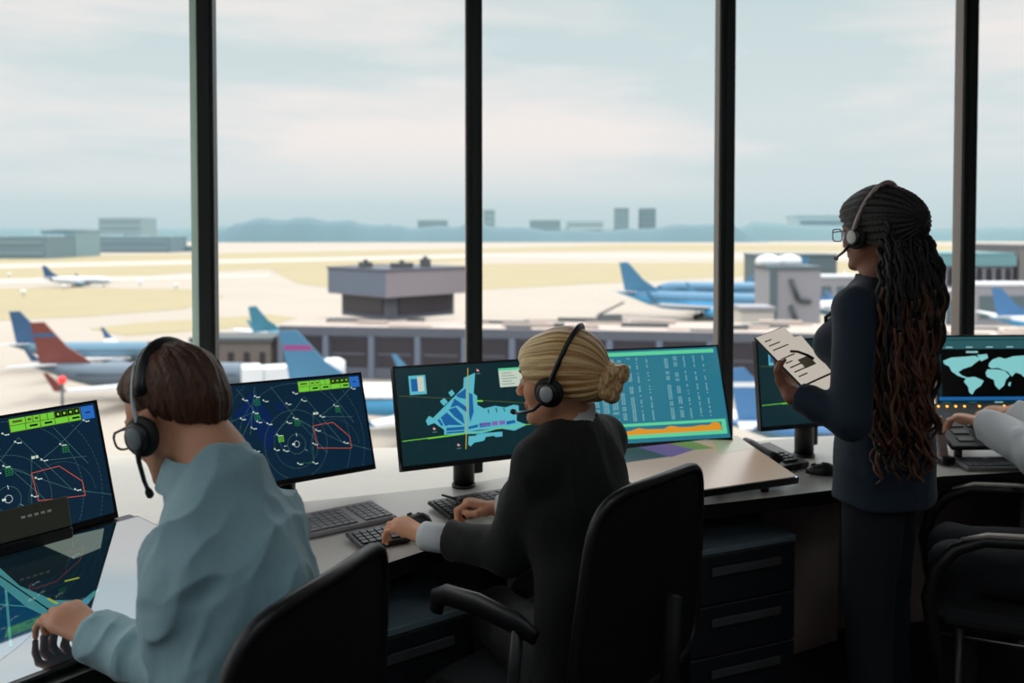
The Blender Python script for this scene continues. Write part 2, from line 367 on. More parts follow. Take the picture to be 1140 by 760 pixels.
# ---- airliners
def airliner(label, X, Y, hd, Lf, cols, group=None, split=.2, winglets=True, tailtip=None):
    """nose along +x; cols = (upper body, lower body, fin, wing)"""
    up, lo_, fin, wing = cols; s = Lf/38.0; r = 1.95*s; zc = 3.6*s
    t = thing('airliner', label, 'airplane', (X,Y,GZ), R(hd), group)
    st = [(-19,.15,1.5),(-17.5,.42,1.35),(-15,.9,.95),(-12,1.45,.45),(-9,1.85,.1),(-6,1.95,0),(12,1.95,0),(14.5,1.85,-.05),(16.5,1.55,-.2),(17.9,1.1,-.4),(18.7,.6,-.55),(19,.12,-.62)]
    seg = 28
    for nm, sel, mt in (('upper_fuselage', True, up), ('belly', False, lo_)):
        m = MB(); vs = []; fs = []
        for (x, q, dz) in st:
            for k in range(seg//2+1):
                a = math.pi*k/(seg//2); a = a if sel else a+math.pi
                a0 = math.asin(-split); 
                a = (a0 + (math.pi-2*a0)*k/(seg//2)) if sel else (math.pi-a0 + (math.pi+2*a0)*k/(seg//2))
                vs.append((x*s, math.cos(a)*q*s, zc+dz*s+math.sin(a)*q*s))
        c = seg//2+1
        fs = [(i*c+k,(i+1)*c+k,(i+1)*c+k+1,i*c+k+1) for i in range(len(st)-1) for k in range(c-1)]
        m.add(vs, fs, mt, True); b = m.build(nm, t)
        if sel:
            wm = MB()
            for sd_ in (-1,1):
                wm.tube([(x*s, sd_*1.90*s, zc+.42*s) for x in (-11,-4,4,13)], .12*s, mat('cabin_window_line',(60,72,84),.3), 6)
                wm.box((16.4*s,sd_*1.1*s-.2*s,zc+.35*s),(17.5*s,sd_*1.1*s+.2*s,zc+.8*s), mat('cabin_window_line',(60,72,84),.3))
            wm.build('cabin_windows', b)
    def slab(pts, th, mt, nm, axis, par=t):
        m = MB(); n = len(pts); vs = []
        for q in (-1,1):
            for p in pts:
                v = list(p); v[axis] += q*th; vs.append(v)
        m.add(vs, [tuple(range(n-1,-1,-1)), tuple(range(n,2*n))]+[(i,(i+1)%n,(i+1)%n+n,i+n) for i in range(n)], mt); return m.build(nm, par)
    f_ = slab([(x*s,0,z*s) for x,z in ((-18.6,11.6),(-16.6,11.7),(-13.2,8.0),(-9.5,5.6),(-13,4.6),(-17.2,4.9))], .17*s, fin, 'tail_fin', 1)
    if tailtip: slab([(x*s,0,z*s) for x,z in ((-18.1,10.0),(-15.1,10.0),(-14.6,9.4),(-18.0,9.4))], .2*s, tailtip, 'fin_stripe', 1, f_)
    for q in (-1,1):
        slab([(-14.4*s,q*.6*s,5.3*s),(-17.6*s,q*.6*s,5.3*s),(-19*s,q*6.8*s,5.8*s),(-17.7*s,q*6.8*s,5.8*s)], .12*s, wing, 'tailplane', 2)
        w_ = slab([(5.5*s,q*1.3*s,2.5*s),(-2.5*s,q*1.3*s,2.5*s),(-4.0*s,q*6*s,2.9*s),(-6.6*s,q*16.6*s,4.1*s),(-5.0*s,q*16.6*s,4.1*s)], .2*s, wing, 'wing', 2)
        if winglets: slab([(-5.0*s,q*16.6*s,4.1*s),(-6.7*s,q*16.6*s,4.1*s),(-7.9*s,q*17.1*s,6.6*s),(-7.3*s,q*17.1*s,6.6*s)], .08*s, fin, 'winglet', 1, w_)
        m = MB(); m.lathe([(.95*s,-2.1*s),(1.05*s,-1.0*s),(1.0*s,.6*s),(.7*s,2.0*s)], lo_, 14, Matrix.Translation((3.2*s,q*4.9*s,1.7*s)) @ Matrix.Rotation(R(-90),4,'Y')); m.build('engine', t)
        m = MB(); 
        for o2 in (-.45,.45): m.lathe([(.55*s,-.2*s),(.55*s,.2*s)], edgeb, 12, Matrix.Translation((-1*s,q*2.6*s+o2*s,.55*s)) @ Matrix.Rotation(R(90),4,'X'))
        m.tube([(-1*s,q*2.6*s,.55*s),(-1*s,q*2.4*s,2.6*s)], .15*s, lo_, 6); m.build('landing_gear', t)
    m = MB(); m.lathe([(.4*s,-.2*s),(.4*s,.2*s)], edgeb, 12, Matrix.Translation((14.6*s,0,.4*s)) @ Matrix.Rotation(R(90),4,'X')); m.tube([(14.6*s,0,.4*s),(14.6*s,0,2*s)], .12*s, lo_, 6); m.build('landing_gear', t)
    return t
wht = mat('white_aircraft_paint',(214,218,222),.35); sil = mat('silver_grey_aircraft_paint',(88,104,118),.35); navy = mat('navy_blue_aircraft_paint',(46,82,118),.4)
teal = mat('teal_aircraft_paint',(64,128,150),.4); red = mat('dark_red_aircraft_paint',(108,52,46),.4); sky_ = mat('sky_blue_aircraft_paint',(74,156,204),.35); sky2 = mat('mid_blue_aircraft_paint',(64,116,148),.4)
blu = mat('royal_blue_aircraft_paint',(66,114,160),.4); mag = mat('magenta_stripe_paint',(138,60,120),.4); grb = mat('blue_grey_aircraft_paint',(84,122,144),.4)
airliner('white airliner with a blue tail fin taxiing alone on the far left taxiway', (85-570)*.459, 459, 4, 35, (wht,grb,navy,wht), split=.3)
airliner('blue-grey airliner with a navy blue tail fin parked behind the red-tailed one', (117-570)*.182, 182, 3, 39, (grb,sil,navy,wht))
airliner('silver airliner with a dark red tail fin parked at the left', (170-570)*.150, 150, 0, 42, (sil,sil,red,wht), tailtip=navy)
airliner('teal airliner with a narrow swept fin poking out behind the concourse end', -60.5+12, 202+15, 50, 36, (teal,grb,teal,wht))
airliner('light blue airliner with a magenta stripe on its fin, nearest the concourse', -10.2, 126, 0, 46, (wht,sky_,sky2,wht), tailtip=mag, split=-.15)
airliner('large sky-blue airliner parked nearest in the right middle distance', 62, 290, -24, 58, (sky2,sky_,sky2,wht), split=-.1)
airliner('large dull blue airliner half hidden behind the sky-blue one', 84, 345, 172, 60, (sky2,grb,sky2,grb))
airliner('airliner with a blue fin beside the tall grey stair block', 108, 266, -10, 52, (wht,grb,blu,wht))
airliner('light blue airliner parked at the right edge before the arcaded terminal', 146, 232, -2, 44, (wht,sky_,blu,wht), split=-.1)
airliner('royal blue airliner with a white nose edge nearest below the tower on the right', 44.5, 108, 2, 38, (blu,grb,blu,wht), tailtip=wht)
# white airliner added in place of a specular glare spot
airliner('bright white airliner far away beside the standing woman\'s chin', 170, 450, -35, 45, (wht,wht,wht,wht))

# ---- right-hand terminals
tg = mat('dark_green_grey_cladding',(84,100,106),.7); tl = mat('light_grey_cladding',(140,140,146),.7); tr_ = mat('teal_roof_fascia',(104,146,150),.6); cream = mat('cream_cladding',(196,190,180),.7)
def tbox(name, label, x0, x1, yt, d, dep, mt, roof=None, cat='building', extras=None, h0=0):
    X0=(x0-570)/FPX*d; X1=(x1-570)/FPX*d; h=28-(yt-HORIZ)/FPX*d; t=thing(name,label,cat,((X0+X1)/2,d+dep/2,GZ)); w=X1-X0
    m=MB(); m.box((-w/2,-dep/2,h0),(w/2,dep/2,h),mt); m.build('wall',t)
    m=MB(); m.box((-w/2-.4,-dep/2-.4,h),(w/2+.4,dep/2+.4,h+.8),roof or mt); m.build('roof',t)
    return t,w,h,dep
t,w,h,dp = tbox('cargo_building','dark flat-roofed block left of the standing woman, behind the grey stair block',842,932,285,385,20,tg)
for i in range(4):
    m=MB(); m.box((-w/2+2+i*w/4,-dp/2-.3,2),(-w/2+i*w/4+w/4-1,-dp/2,8),facd); m.build('loading_door',t)
t,w,h,dp = tbox('stair_block','tall light grey stair block with dark zigzag stairs on its face',858,914,300,215,14,tl,tg)
m=MB(); m.box((-w/2-.2,-dp/2-.4,0),(-w/2+1.6,-dp/2,h),tg); m.build('corner_panel',t)
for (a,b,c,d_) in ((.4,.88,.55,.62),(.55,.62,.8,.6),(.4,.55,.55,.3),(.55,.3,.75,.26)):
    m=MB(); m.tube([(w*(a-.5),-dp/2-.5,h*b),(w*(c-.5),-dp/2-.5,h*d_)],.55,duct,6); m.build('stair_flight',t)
m=MB()
for k in range(2):
    m.lathe([(3.2-.3*k,h+.8),(3.4-.3*k,h+1.8),(2.6,h+2.9),(.6,h+3.4)], wht, 16, Matrix.Translation((-w*.32+k*w*.42,2,0)))
m.build('roof_dome',t)
def arcade(t,w,h,dp,n,mt,zt,r0):
    for i in range(n):
        x=-w/2+w*(i+.5)/n; q=[(x-w/n*.32,zt-6)]+[(x+math.cos(math.pi-math.pi*k/8)*w/n*.32, zt-2+math.sin(math.pi*k/8)*1.8) for k in range(9)]+[(x+w/n*.32,zt-6)]
        m=MB(); m.prism(q,-.3,0,facd, Matrix.Translation((0,-dp/2,0)) @ Matrix(((1,0,0,0),(0,0,1,0),(0,1,0,0),(0,0,0,1)))); m.build('arched_window',t)
t,w,h,dp = tbox('passenger_terminal','long arcaded terminal with a teal roof edge behind the fourth mullion',1032,1128,284,300,30,tl,tr_)
m=MB(); m.box((-w/2-.6,-dp/2-1.2,h-3.6),(w/2+.6,-dp/2,h-.2),tr_); m.build('roof_fascia',t); arcade(t,w,h,dp,9,tl,h-4,0)
m=MB(); m.box((-w/2,-dp/2-8,0),(w/2,-dp/2,h*.45),tg); m.build('lower_storey',t)
t,w,h,dp = tbox('terminal_head_house','plain grey-brown block at the far right end of the arcaded terminal',1135,1265,275,300,30,mat('grey_brown_cladding',(120,116,116),.8))
t,w,h,dp = tbox('gate_lounge','low gate building with a pale blue-white roof at the right edge',1088,1290,318,268,10,tl,wht)
for i in range(7):
    m=MB(); m.box((-w/2+1+i*w/7,-dp/2-.3,2),(-w/2+i*w/7+w/7-1,-dp/2,h-3),tg); m.build('window',t)
t,w,h,dp = tbox('gate_lounge','low gate building with a white roof just left of the standing woman',912,980,309,316,10,tl,wht)
for i in range(4):
    m=MB(); m.box((-w/2+1+i*w/4,-dp/2-.3,2),(-w/2+i*w/4+w/4-1,-dp/2,h-3),tg); m.build('window',t)
t,w,h,dp = tbox('apron_shed','low cream shed on the apron right of the third mullion',826,862,346,190,8,cream,tl)
m=MB(); m.box((-w/2+1,-dp/2-.2,0),(w/2-1,-dp/2,h*.6),facd); m.build('loading_door',t)
t,w,h,dp = tbox('glass_pavilion','low pale pavilion between the woman\'s braids and the fourth mullion',1040,1086,328,192,10,cream,tl)
for i in range(4):
    m=MB(); m.box((-w/2+.6+i*w/4,-dp/2-.2,1),(-w/2+i*w/4+w/4-.6,-dp/2,h-1),tg); m.build('window',t)

# ---- jet bridge, pier building, service vehicles, beacon
brown = mat('brown_grey_cladding',(104,96,92),.8)
t,w,h,dp = tbox('pier_building','low brown pier building beyond the silver airliner',212,300,381,172,9,brown,duct)
for i in range(5):
    m=MB(); m.box((-w/2+1+i*w/5,-dp/2-.2,2),(-w/2+i*w/5+w/5-1,-dp/2,h-2),facd); m.build('window',t)
jb = thing('jet_bridge','white boarding bridge between the silver nose and the striped fin','jet bridge',(-35,140,GZ))
tile = mat('orange_brown_panel',(176,120,92),.7)
m=MB(); M=Matrix.Rotation(R(20),4,'Z'); m.box((-4,-1.8,4.2),(6,1.8,7.2),wht,M,.2); m.build('tunnel',jb)
m=MB(); m.lathe([(1.9,3.8),(1.9,7.4),(1.2,7.9)],wht,14,M@Matrix.Translation((7,0,0))); m.build('rotunda',jb)
m=MB(); m.box((-7,-2.4,3.8),(-4,2.4,7.4),wht,M,.2); m.build('cab',jb)
m=MB(); m.box((4.5,-2.2,0),(6,-1.8,7.6),tile,M); m.build('end_panel',jb)
for x in (-3,7): m=MB(); m.tube([(x,0,0),(x,0,4.3)],.5,duct,10,M=M); m.build('support_column',jb)
gv = mat('dark_service_vehicle_paint',(84,88,92),.5)
def truck(label, px, d, rz, hgt=2.6, ln=7, lift=0):
    X=(px-570)/FPX*d; t=thing('service_truck',label,'truck',(X,d,GZ),R(rz))
    m=MB(); m.box((-ln/2,-1.2,.7),(ln/2-1.9,1.2,.7+hgt),gv,None,.1); m.build('cargo_box',t)
    m=MB(); m.box((ln/2-1.7,-1.1,.6),(ln/2,1.1,2.5),tl,None,.3); m.box((ln/2-.5,-1.0,1.6),(ln/2+.02,1.0,2.3),facd); m.build('cab',t)
    for a in (-ln/2+1.2,ln/2-1.1):
        for b in (-1.05,1.05): m=MB(); m.lathe([(.48,-.15),(.48,.15)],edgeb,12,Matrix.Translation((a,b,.48))@Matrix.Rotation(R(90),4,'X')); m.build('wheel',t)
    if lift: m=MB(); m.tube([(-ln/2+.5,0,.7+hgt),(ln/2-1,0,.7+hgt+lift)],.35,gv,6); m.build('boom',t)
    return t
truck('dark catering truck with raised boom before the sky-blue airliner tail',682,262,10,3.2,9,3.5)
truck('long dark baggage truck left of the boom truck',666,255,0,2.2,11)
truck('dark tanker truck under the sky-blue airliner wing',722,248,0,2.6,10)
truck('grey van on the apron right of the third mullion',828,205,20,2.2,6)
truck('grey truck below the tail stair block',905,185,0,2.5,8)
bc = thing('apron_beacon','thin post with a red beacon on the apron below the red-tailed airliner','beacon',(*gp(70,482),GZ))
m=MB(); m.tube([(0,0,0),(0,0,7.0)],.2,duct,8); m.build('post',bc); m=MB(); m.lathe([(.5,7.0),(.55,7.7),(.2,8.0)],mat('red_beacon_lens',(220,50,50),.4,emit=(230,60,60),es=.6),12); m.build('lamp',bc)
for i,(px,py,lb) in enumerate(((10,309,'white marker post left of the taxiing airliner'),(26,330,'white marker post at the edge of the left grass'),(72,323,'white marker post below the taxiing airliner nose'),(156,318,'white marker post right of the taxiing airliner'),(196,322,'white marker post just left of the first mullion'))):
    t=thing('marker_post',lb,'post',(*gp(px,py),GZ)); m=MB(); m.tube([(0,0,0),(0,0,1.5)],.35,wht,8); m.build('pole',t); m=MB(); m.lathe([(1.1,1.5),(1.2,2.4),(.6,2.9)],wht,10); m.build('head',t)
# ================================================================== DISPLAYS
blackp = mat('black_plastic', (18,19,20), .42); bez = mat('display_bezel', (12,14,15), .3)
dkg = mat('dark_grey_plastic', (46,48,50), .45); chrome = mat('brushed_steel', (150,150,150), .3, .9)
class Scr:
    """drawing board: u,v in 0..1, v downwards; z is a hair's breadth per layer"""
    def __init__(s, w, h, base): s.w=w; s.h=h; s.m=MB(); s.k=0; s.rect(0,0,1,1,base)
    def p(s,u,v,k): return ((u-.5)*s.w, (.5-v)*s.h, .00025*k)
    def rect(s,u0,v0,u1,v1,mt,k=0): s.m.add([s.p(u0,v1,k),s.p(u1,v1,k),s.p(u1,v0,k),s.p(u0,v0,k)],[(0,1,2,3)],mt)
    def poly(s,pts,mt,k=1):
        a=sum(pts[i][0]*pts[(i+1)%len(pts)][1]-pts[(i+1)%len(pts)][0]*pts[i][1] for i in range(len(pts)))
        if a>0: pts=pts[::-1]
        s.m.add([s.p(u,v,k) for u,v in pts],[tuple(range(len(pts)))],mt)
    def line(s,pts,mt,wd=.0008,k=2,dash=None,closed=False):
        q=[Vector(s.p(u,v,k)) for u,v in pts]
        if closed: q.append(q[0])
        for a,b in zip(q,q[1:]):
            d=b-a; ln=d.length
            if ln<1e-6: continue
            d/=ln; nn=Vector((-d.y,d.x,0))*wd/2
            segs=[(0,ln)]
            if dash:
                segs=[]; t=0
                while t<ln: segs.append((t,min(ln,t+dash[0]))); t+=dash[0]+dash[1]
            for t0,t1 in segs:
                c=a+d*t0; e=a+d*t1; s.m.add([c-nn,e-nn,e+nn,c+nn],[(0,1,2,3)],mt)
    def ring(s,u,v,r,mt,wd=.0007,k=2,a0=0,a1=360,n=60,gap=.5):
        """r in metres"""
        st=(a1-a0)/n
        for i in range(n):
            b0=R(a0+i*st); b1=R(a0+(i+1-gap*.6)*st); c=s.p(u,v,k)
            pts=[]
            for bb,rr in ((b0,r-wd/2),(b1,r-wd/2),(b1,r+wd/2),(b0,r+wd/2)): pts.append((c[0]+math.cos(bb)*rr,c[1]+math.sin(bb)*rr,c[2]))
            if all(abs(x)<s.w/2 and abs(y)<s.h/2 for x,y,_ in pts): s.m.add([pts[0],pts[3],pts[2],pts[1]][::-1],[(0,1,2,3)],mt)
ES=.9
c_navy=emat('screen_navy',(12,38,58),ES); c_navy2=emat('screen_deep_blue',(10,36,80),ES); c_dark=emat('screen_dark_teal',(16,44,50),ES)
c_line=emat('screen_grey_green_line',(84,128,124),ES); c_wht=emat('screen_white_mark',(205,222,215),ES); c_grn=emat('screen_lime',(118,210,62),ES)
c_gdk=emat('screen_dark_green',(36,120,60),ES); c_red=emat('screen_orange_red',(205,88,60),ES); c_blue=emat('screen_button_blue',(44,108,196),ES)
c_cyan=emat('screen_cyan',(92,186,202),ES); c_mblue=emat('screen_map_blue',(30,98,160),ES); c_yel=emat('screen_olive_yellow',(190,170,60),ES)
c_thin=emat('screen_thin_olive',(86,100,40),ES); c_pale=emat('screen_pale_panel',(200,212,196),ES); c_teal=emat('screen_table_teal',(44,120,142),ES)
c_mint=emat('screen_mint',(98,214,160),ES); c_org=emat('screen_orange',(226,152,42),ES); c_txt=emat('screen_table_text',(150,196,200),ES)
c_map=emat('screen_world_cyan',(136,206,208),ES); c_bar=emat('screen_bar_teal',(46,92,98),ES); c_pur=emat('screen_violet',(128,104,180),ES); c_pink=emat('screen_pink_mark',(224,160,160),ES)
def radar(w,h,seed=1):
    s=Scr(w,h,c_navy); cm=lambda x,y:(lambda v:((x-30-30*v)/(785+67*v),v))((y-130+68*(x-30)/785)/(600))
    for q in ([(130,300),(230,150),(330,330),(250,400)],[(240,420),(300,330),(360,420),(300,520)],[(330,230),(400,250),(380,300)]): s.poly([cm(*a) for a in q],c_navy2,1)
    cu,cv=cm(455,492)
    for r_,mt,g in ((.032,c_line,.0),(.078,c_line,.6),(.112,c_line,.5),(.20,c_line,.6),(.255,c_line,.8)): s.ring(cu,cv,r_*w/.54,mt,.0008,2,0,360,int(60+r_*300),g)
    s.ring(.28,.45,.16,c_line,.0007,2,60,230,60,.6); s.ring(.75,.75,.09,c_line,.0006,2,0,200,40,.7)
    lines=[((85,150),(110,470)),((150,140),(250,300)),((240,130),(210,420)),((320,130),(430,300)),((430,300),(500,200)),((430,300),(330,440)),((430,300),(630,560)),((500,200),(590,325)),((590,325),(670,258)),((670,258),(765,150)),
           ((590,325),(720,500)),((350,430),(380,530)),((440,330),(720,500)),((720,500),(900,560)),((40,370),(230,285)),((230,285),(160,450)),((160,450),(235,520)),((30,230),(160,450)),((230,285),(300,360)),((550,290),(545,500)),((460,610),(550,612)),((545,500),(550,612)),((580,330),(780,340)),((640,170),(790,380))]
    for a,b in lines: s.line([cm(*a),cm(*b)],c_line if seed%2 or 1 else c_gdk,.0008,2)
    for a,b in (((110,200),(120,400)),((245,160),(250,340)),((720,500),(800,525)),((460,610),(550,612)),((545,520),(550,605))): s.line([cm(*a),cm(*b)],c_gdk,.0009,3,(.004,.003))
    syms=[(180,205),(240,188),(283,215),(230,285),(165,320),(98,352),(248,342),(218,378),(300,357),(155,447),(230,515),(335,515),(385,525),(350,428),(405,355),(440,330),(403,238),(440,172),(487,220),(590,325),(565,412),(548,495),(730,500),(668,260),(768,150),(460,610),(548,612)]
    for x,y in syms:
        u,v=cm(x,y); s.rect(u-.005,v-.009,u+.003,v+.005,c_wht,4); s.line([(u,v),(u+.010,v+.014)],c_wht,.0011,4); s.rect(u+.010,v+.010,u+.019,v+.020,c_wht,4); s.rect(u+.021,v+.010,u+.030,v+.020,c_wht,4)
    u,v=cm(455,492); s.ring(u,v,.010,c_wht,.0012,4,0,360,8,0); s.rect(u-.03,v-.012,u-.012,v+.008,c_wht,4); s.line([cm(453,425),cm(456,445)],c_wht,.0016,4); s.line([cm(500,525),cm(515,540)],c_line,.003,4); s.line([cm(385,500),cm(400,500)],c_wht,.0016,4)
    for x,y in ((112,222),(565,308)): u,v=cm(x,y); s.rect(u-.02,v-.012,u-.003,v+.012,c_pale,4); s.rect(u+.001,v-.012,u+.014,v+.012,c_pale,4)
    for x,y in ((248,315),(460,360),(370,452),(690,285),(250,225)):
        u,v=cm(x,y)
        for k in range(4):
            for j in range(3): s.rect(u-.018+j*.013,v-.03+k*.018,u-.009+j*.013,v-.019+k*.018,c_gdk if (x!=370) else c_grn,4)
    s.line([cm(548,385),cm(662,370),cm(762,465),cm(775,540),cm(572,525)],c_red,.0017,5,closed=True)
    # touch buttons
    s.rect(.548,.018,.915,.135,c_thin,3)
    xs=[.552,.632,.668,.705,.742,.778]
    for a,b in zip(xs,xs[1:]): s.rect(a,.022,b-.004,.074,c_grn,4)
    for k in range(4): s.rect(.781+k*.033,.022,.810+k*.033,.074,bez,4); s.rect(.790+k*.033,.036,.802+k*.033,.058,c_grn,5)
    xs=[.552,.628,.702,.776,.848,.914]
    for a,b in zip(xs,xs[1:]): s.rect(a,.080,b-.004,.130,c_grn,4)
    for a in (.565,.640,.676): s.rect(a,.038,a+.018+(.03 if a<.6 else 0),.058,c_thin,5)
    for a in (.645,.720,.865): s.rect(a,.096,a+.04,.113,bez,5)
    s.rect(.918,.018,.988,.135,c_blue,4); s.rect(.94,.07,.965,.082,c_navy2,5)
    return s
def apmap(w,h):
    s=Scr(w,h,c_dark); cm=lambda x,y:(lambda v:((x-35-50*v)/740,v))((y-75+35*(x-35)/740)/(530))
    P_=lambda pts:[cm(*q) for q in pts]
    s.line(P_([(60,225),(300,248),(690,290),(770,300)]),c_thin,.0016,1)
    for y in (330,520): s.line(P_([(70,y),(760,y-20)]),emat('screen_grid',(28,60,64),ES),.0008,1)
    for x in (270,130,600): s.line(P_([(x,90),(x+40,560)]),emat('screen_grid',(28,60,64),ES),.0008,1)
    s.poly(P_([(378,135),(436,108),(428,225),(446,240),(446,290),(480,312),(540,300),(590,312),(640,298),(664,305),(664,336),(706,336),(706,350),(652,358),(652,392),(706,416),(640,446),(560,428),(470,452),(280,447),(280,420),(232,380),(200,392),(190,365),(205,340),(225,352),(375,190)]),c_cyan,2)
    for q in ([(300,215),(318,200),(332,222),(314,240)],[(258,262),(280,245),(298,268),(276,288)]): s.poly(P_(q),c_cyan,2)
    for q in ([(388,195),(388,255),(350,245),(338,232)],[(330,250),(392,300),(392,330),(345,290),(310,300)],[(300,310),(338,298),(372,345),(382,395),(330,350)],[(262,352),(292,325),(340,375),(372,400),(300,395),(285,400)],[(246,365),(256,358),(276,392),(266,400)],
              [(290,410),(380,408),(380,425),(292,428)],[(290,433),(380,430),(380,440),(292,442)],[(404,220),(422,230),(428,330),(410,385),(404,340)],[(400,410),(450,400),(450,415),(402,424)],[(455,395),(515,392),(515,412),(460,418)],[(595,392),(640,385),(648,402),(600,410)],[(410,436),(460,430),(520,432),(470,440)]): s.poly(P_(q),c_mblue,3)
    for q in ([(462,392),(512,390),(512,396),(464,398)],[(520,388),(552,386),(552,410),(522,412)],[(558,386),(590,384),(590,408),(560,410)],[(462,404),(512,402),(512,409),(464,411)]): s.poly(P_(q),c_pur,4)
    for q in ([(500,318),(505,318),(508,340),(504,342)],[(540,312),(545,312),(550,338),(545,340)],[(580,315),(585,315),(592,335),(588,337)]): s.poly(P_(q),c_dark,4)
    s.poly(P_([(402,462),(440,462),(440,455),(500,450),(575,448),(576,474),(540,476),(530,468),(490,472),(480,492),(430,500),(410,520),(400,505)]),c_cyan,2)
    s.line(P_([(398,80),(388,532)]),c_yel,.0028,5); s.line(P_([(400,110),(391,520)]),c_line,.0012,6,(.004,.005))
    s.line(P_([(80,470),(330,450),(560,430),(770,410)]),c_grn,.0022,5); s.line(P_([(200,462),(380,447)]),c_grn,.0044,6)
    s.line(P_([(442,268),(475,270)]),c_grn,.0052,5); s.line(P_([(395,300),(402,300)]),c_grn,.006,7)
    s.rect(.085,.085,.195,.285,c_cyan,3); s.rect(.098,.12,.14,.25,c_mblue,4); s.rect(.14,.10,.182,.255,c_pale,4)
    s.rect(.70,.068,.885,.275,c_pale,3); s.rect(.70,.068,.885,.095,c_mint,4)
    for k in range(5): s.rect(.72,.12+k*.03,.79+.02*(k%3),.126+k*.03,c_line,4)
    for x,y in ((450,95),(232,412),(352,508)):
        u,v=cm(x,y); s.poly([(u-.006,v-.02),(u+.010,v),(u,v+.014),(u-.010,v+.002)],c_pink,4); s.rect(u-.014,v+.03,u+.014,v+.038,c_line,4)
    return s
def table(w,h):
    s=Scr(w,h,c_teal); rr=random.Random(3)
    s.rect(.0,.02,.975,.062,c_mint,1)
    cols=[(.03,1,.9),(.09,2,.9),(.155,3,.85),(.215,3,.8),(.275,3,.8),(.335,2,.8),(.395,2,.75),(.455,1,.7),(.52,1,.7),(.64,2,.8),(.70,2,.8),(.765,1,.75),(.83,1,.7),(.89,1,.7)]
    for (u,nn,dn) in cols:
        for r_ in range(42):
            if r_ in (8,9,17,18) or rr.random()>dn: continue
            v=.09+r_*.0164
            for j in range(nn): s.rect(u+j*.013,v,u+j*.013+.009,v+.008,c_txt,2)
    s.rect(.0,.795,.985,.955,c_mint,1); s.rect(.0,.825,.955,.915,c_teal,2)
    top=[(0,.885),(.08,.875),(.14,.885),(.22,.87),(.31,.86),(.33,.875),(.37,.87),(.42,.845),(.47,.862),(.58,.868),(.62,.84),(.66,.85),(.68,.86),(.76,.862),(.82,.85),(.87,.855),(.90,.828),(.94,.833),(.95,.87)]
    for a,b in zip(top,top[1:]): s.poly([a,b,(b[0],.915),(a[0],.915)],c_org,3)
    return s
def world(w,h):
    s=Scr(w,h,c_dark)
    s.rect(0,0,1,.035,c_bar,1); s.rect(0,.045,1,.16,c_bar,1)
    for k in range(8): s.rect(.05+k*.12,.13,.09+k*.12,.145,c_txt,2)
    s.rect(.02,.165,.98,.80,bez,1); s.rect(.17,.19,.24,.215,c_txt,2)
    K=lambda pts:[(.02+.96*(x/100)*.62,.22+.54*y/100) for x,y in pts]
    cont=[[(2,18),(10,10),(24,8),(34,6),(40,14),(34,24),(30,32),(22,38),(17,46),(20,54),(26,60),(24,62),(16,55),(10,44),(8,32),(3,26)],
          [(36,4),(46,2),(47,12),(40,20)],
          [(25,60),(33,58),(42,68),(39,80),(33,90),(30,102),(27,96),(26,82),(22,70)],
          [(48,24),(51,16),(58,10),(64,14),(72,8),(84,6),(98,12),(108,14),(106,22),(100,26),(96,36),(92,44),(88,54),(84,50),(82,60),(79,52),(74,48),(70,58),(66,46),(60,40),(56,36),(50,38),(47,32)],
          [(46,40),(56,40),(63,44),(68,56),(64,66),(62,80),(57,90),(53,80),(52,66),(45,58),(44,48)],
          [(92,76),(100,70),(106,78),(104,90),(95,88)],[(86,62),(94,64),(92,68),(85,66)],[(67,72),(69,72),(68,82),(66,80)],[(108,88),(111,90),(109,96)]]
    for c in cont: s.poly(K(c),c_map,2)
    s.rect(0,.80,1,.845,c_mblue,2); s.rect(0,.845,1,1,c_dark,2)
    for k in range(6):
        for j in range(4):
            s.rect(.02+k*.155,.865+j*.033,.07+k*.155-(.01*(j%2)),.88+j*.033,c_txt if k>1 else c_bar,3)
    return s
def pose(v):
    X,Y,Z,yaw,tilt,roll=v
    wd=Vector((math.cos(yaw),math.sin(yaw),0)); nn=Vector((-math.sin(yaw),math.cos(yaw),0)); up=Vector((0,0,1))*math.cos(tilt)+nn*math.sin(tilt)
    a=wd*math.cos(roll)+up*math.sin(roll); b=-wd*math.sin(roll)+up*math.cos(roll); c=a.cross(b)
    M=Matrix((a,b,c)).transposed().to_4x4(); M.translation=Vector((X,Y,Z)); return M
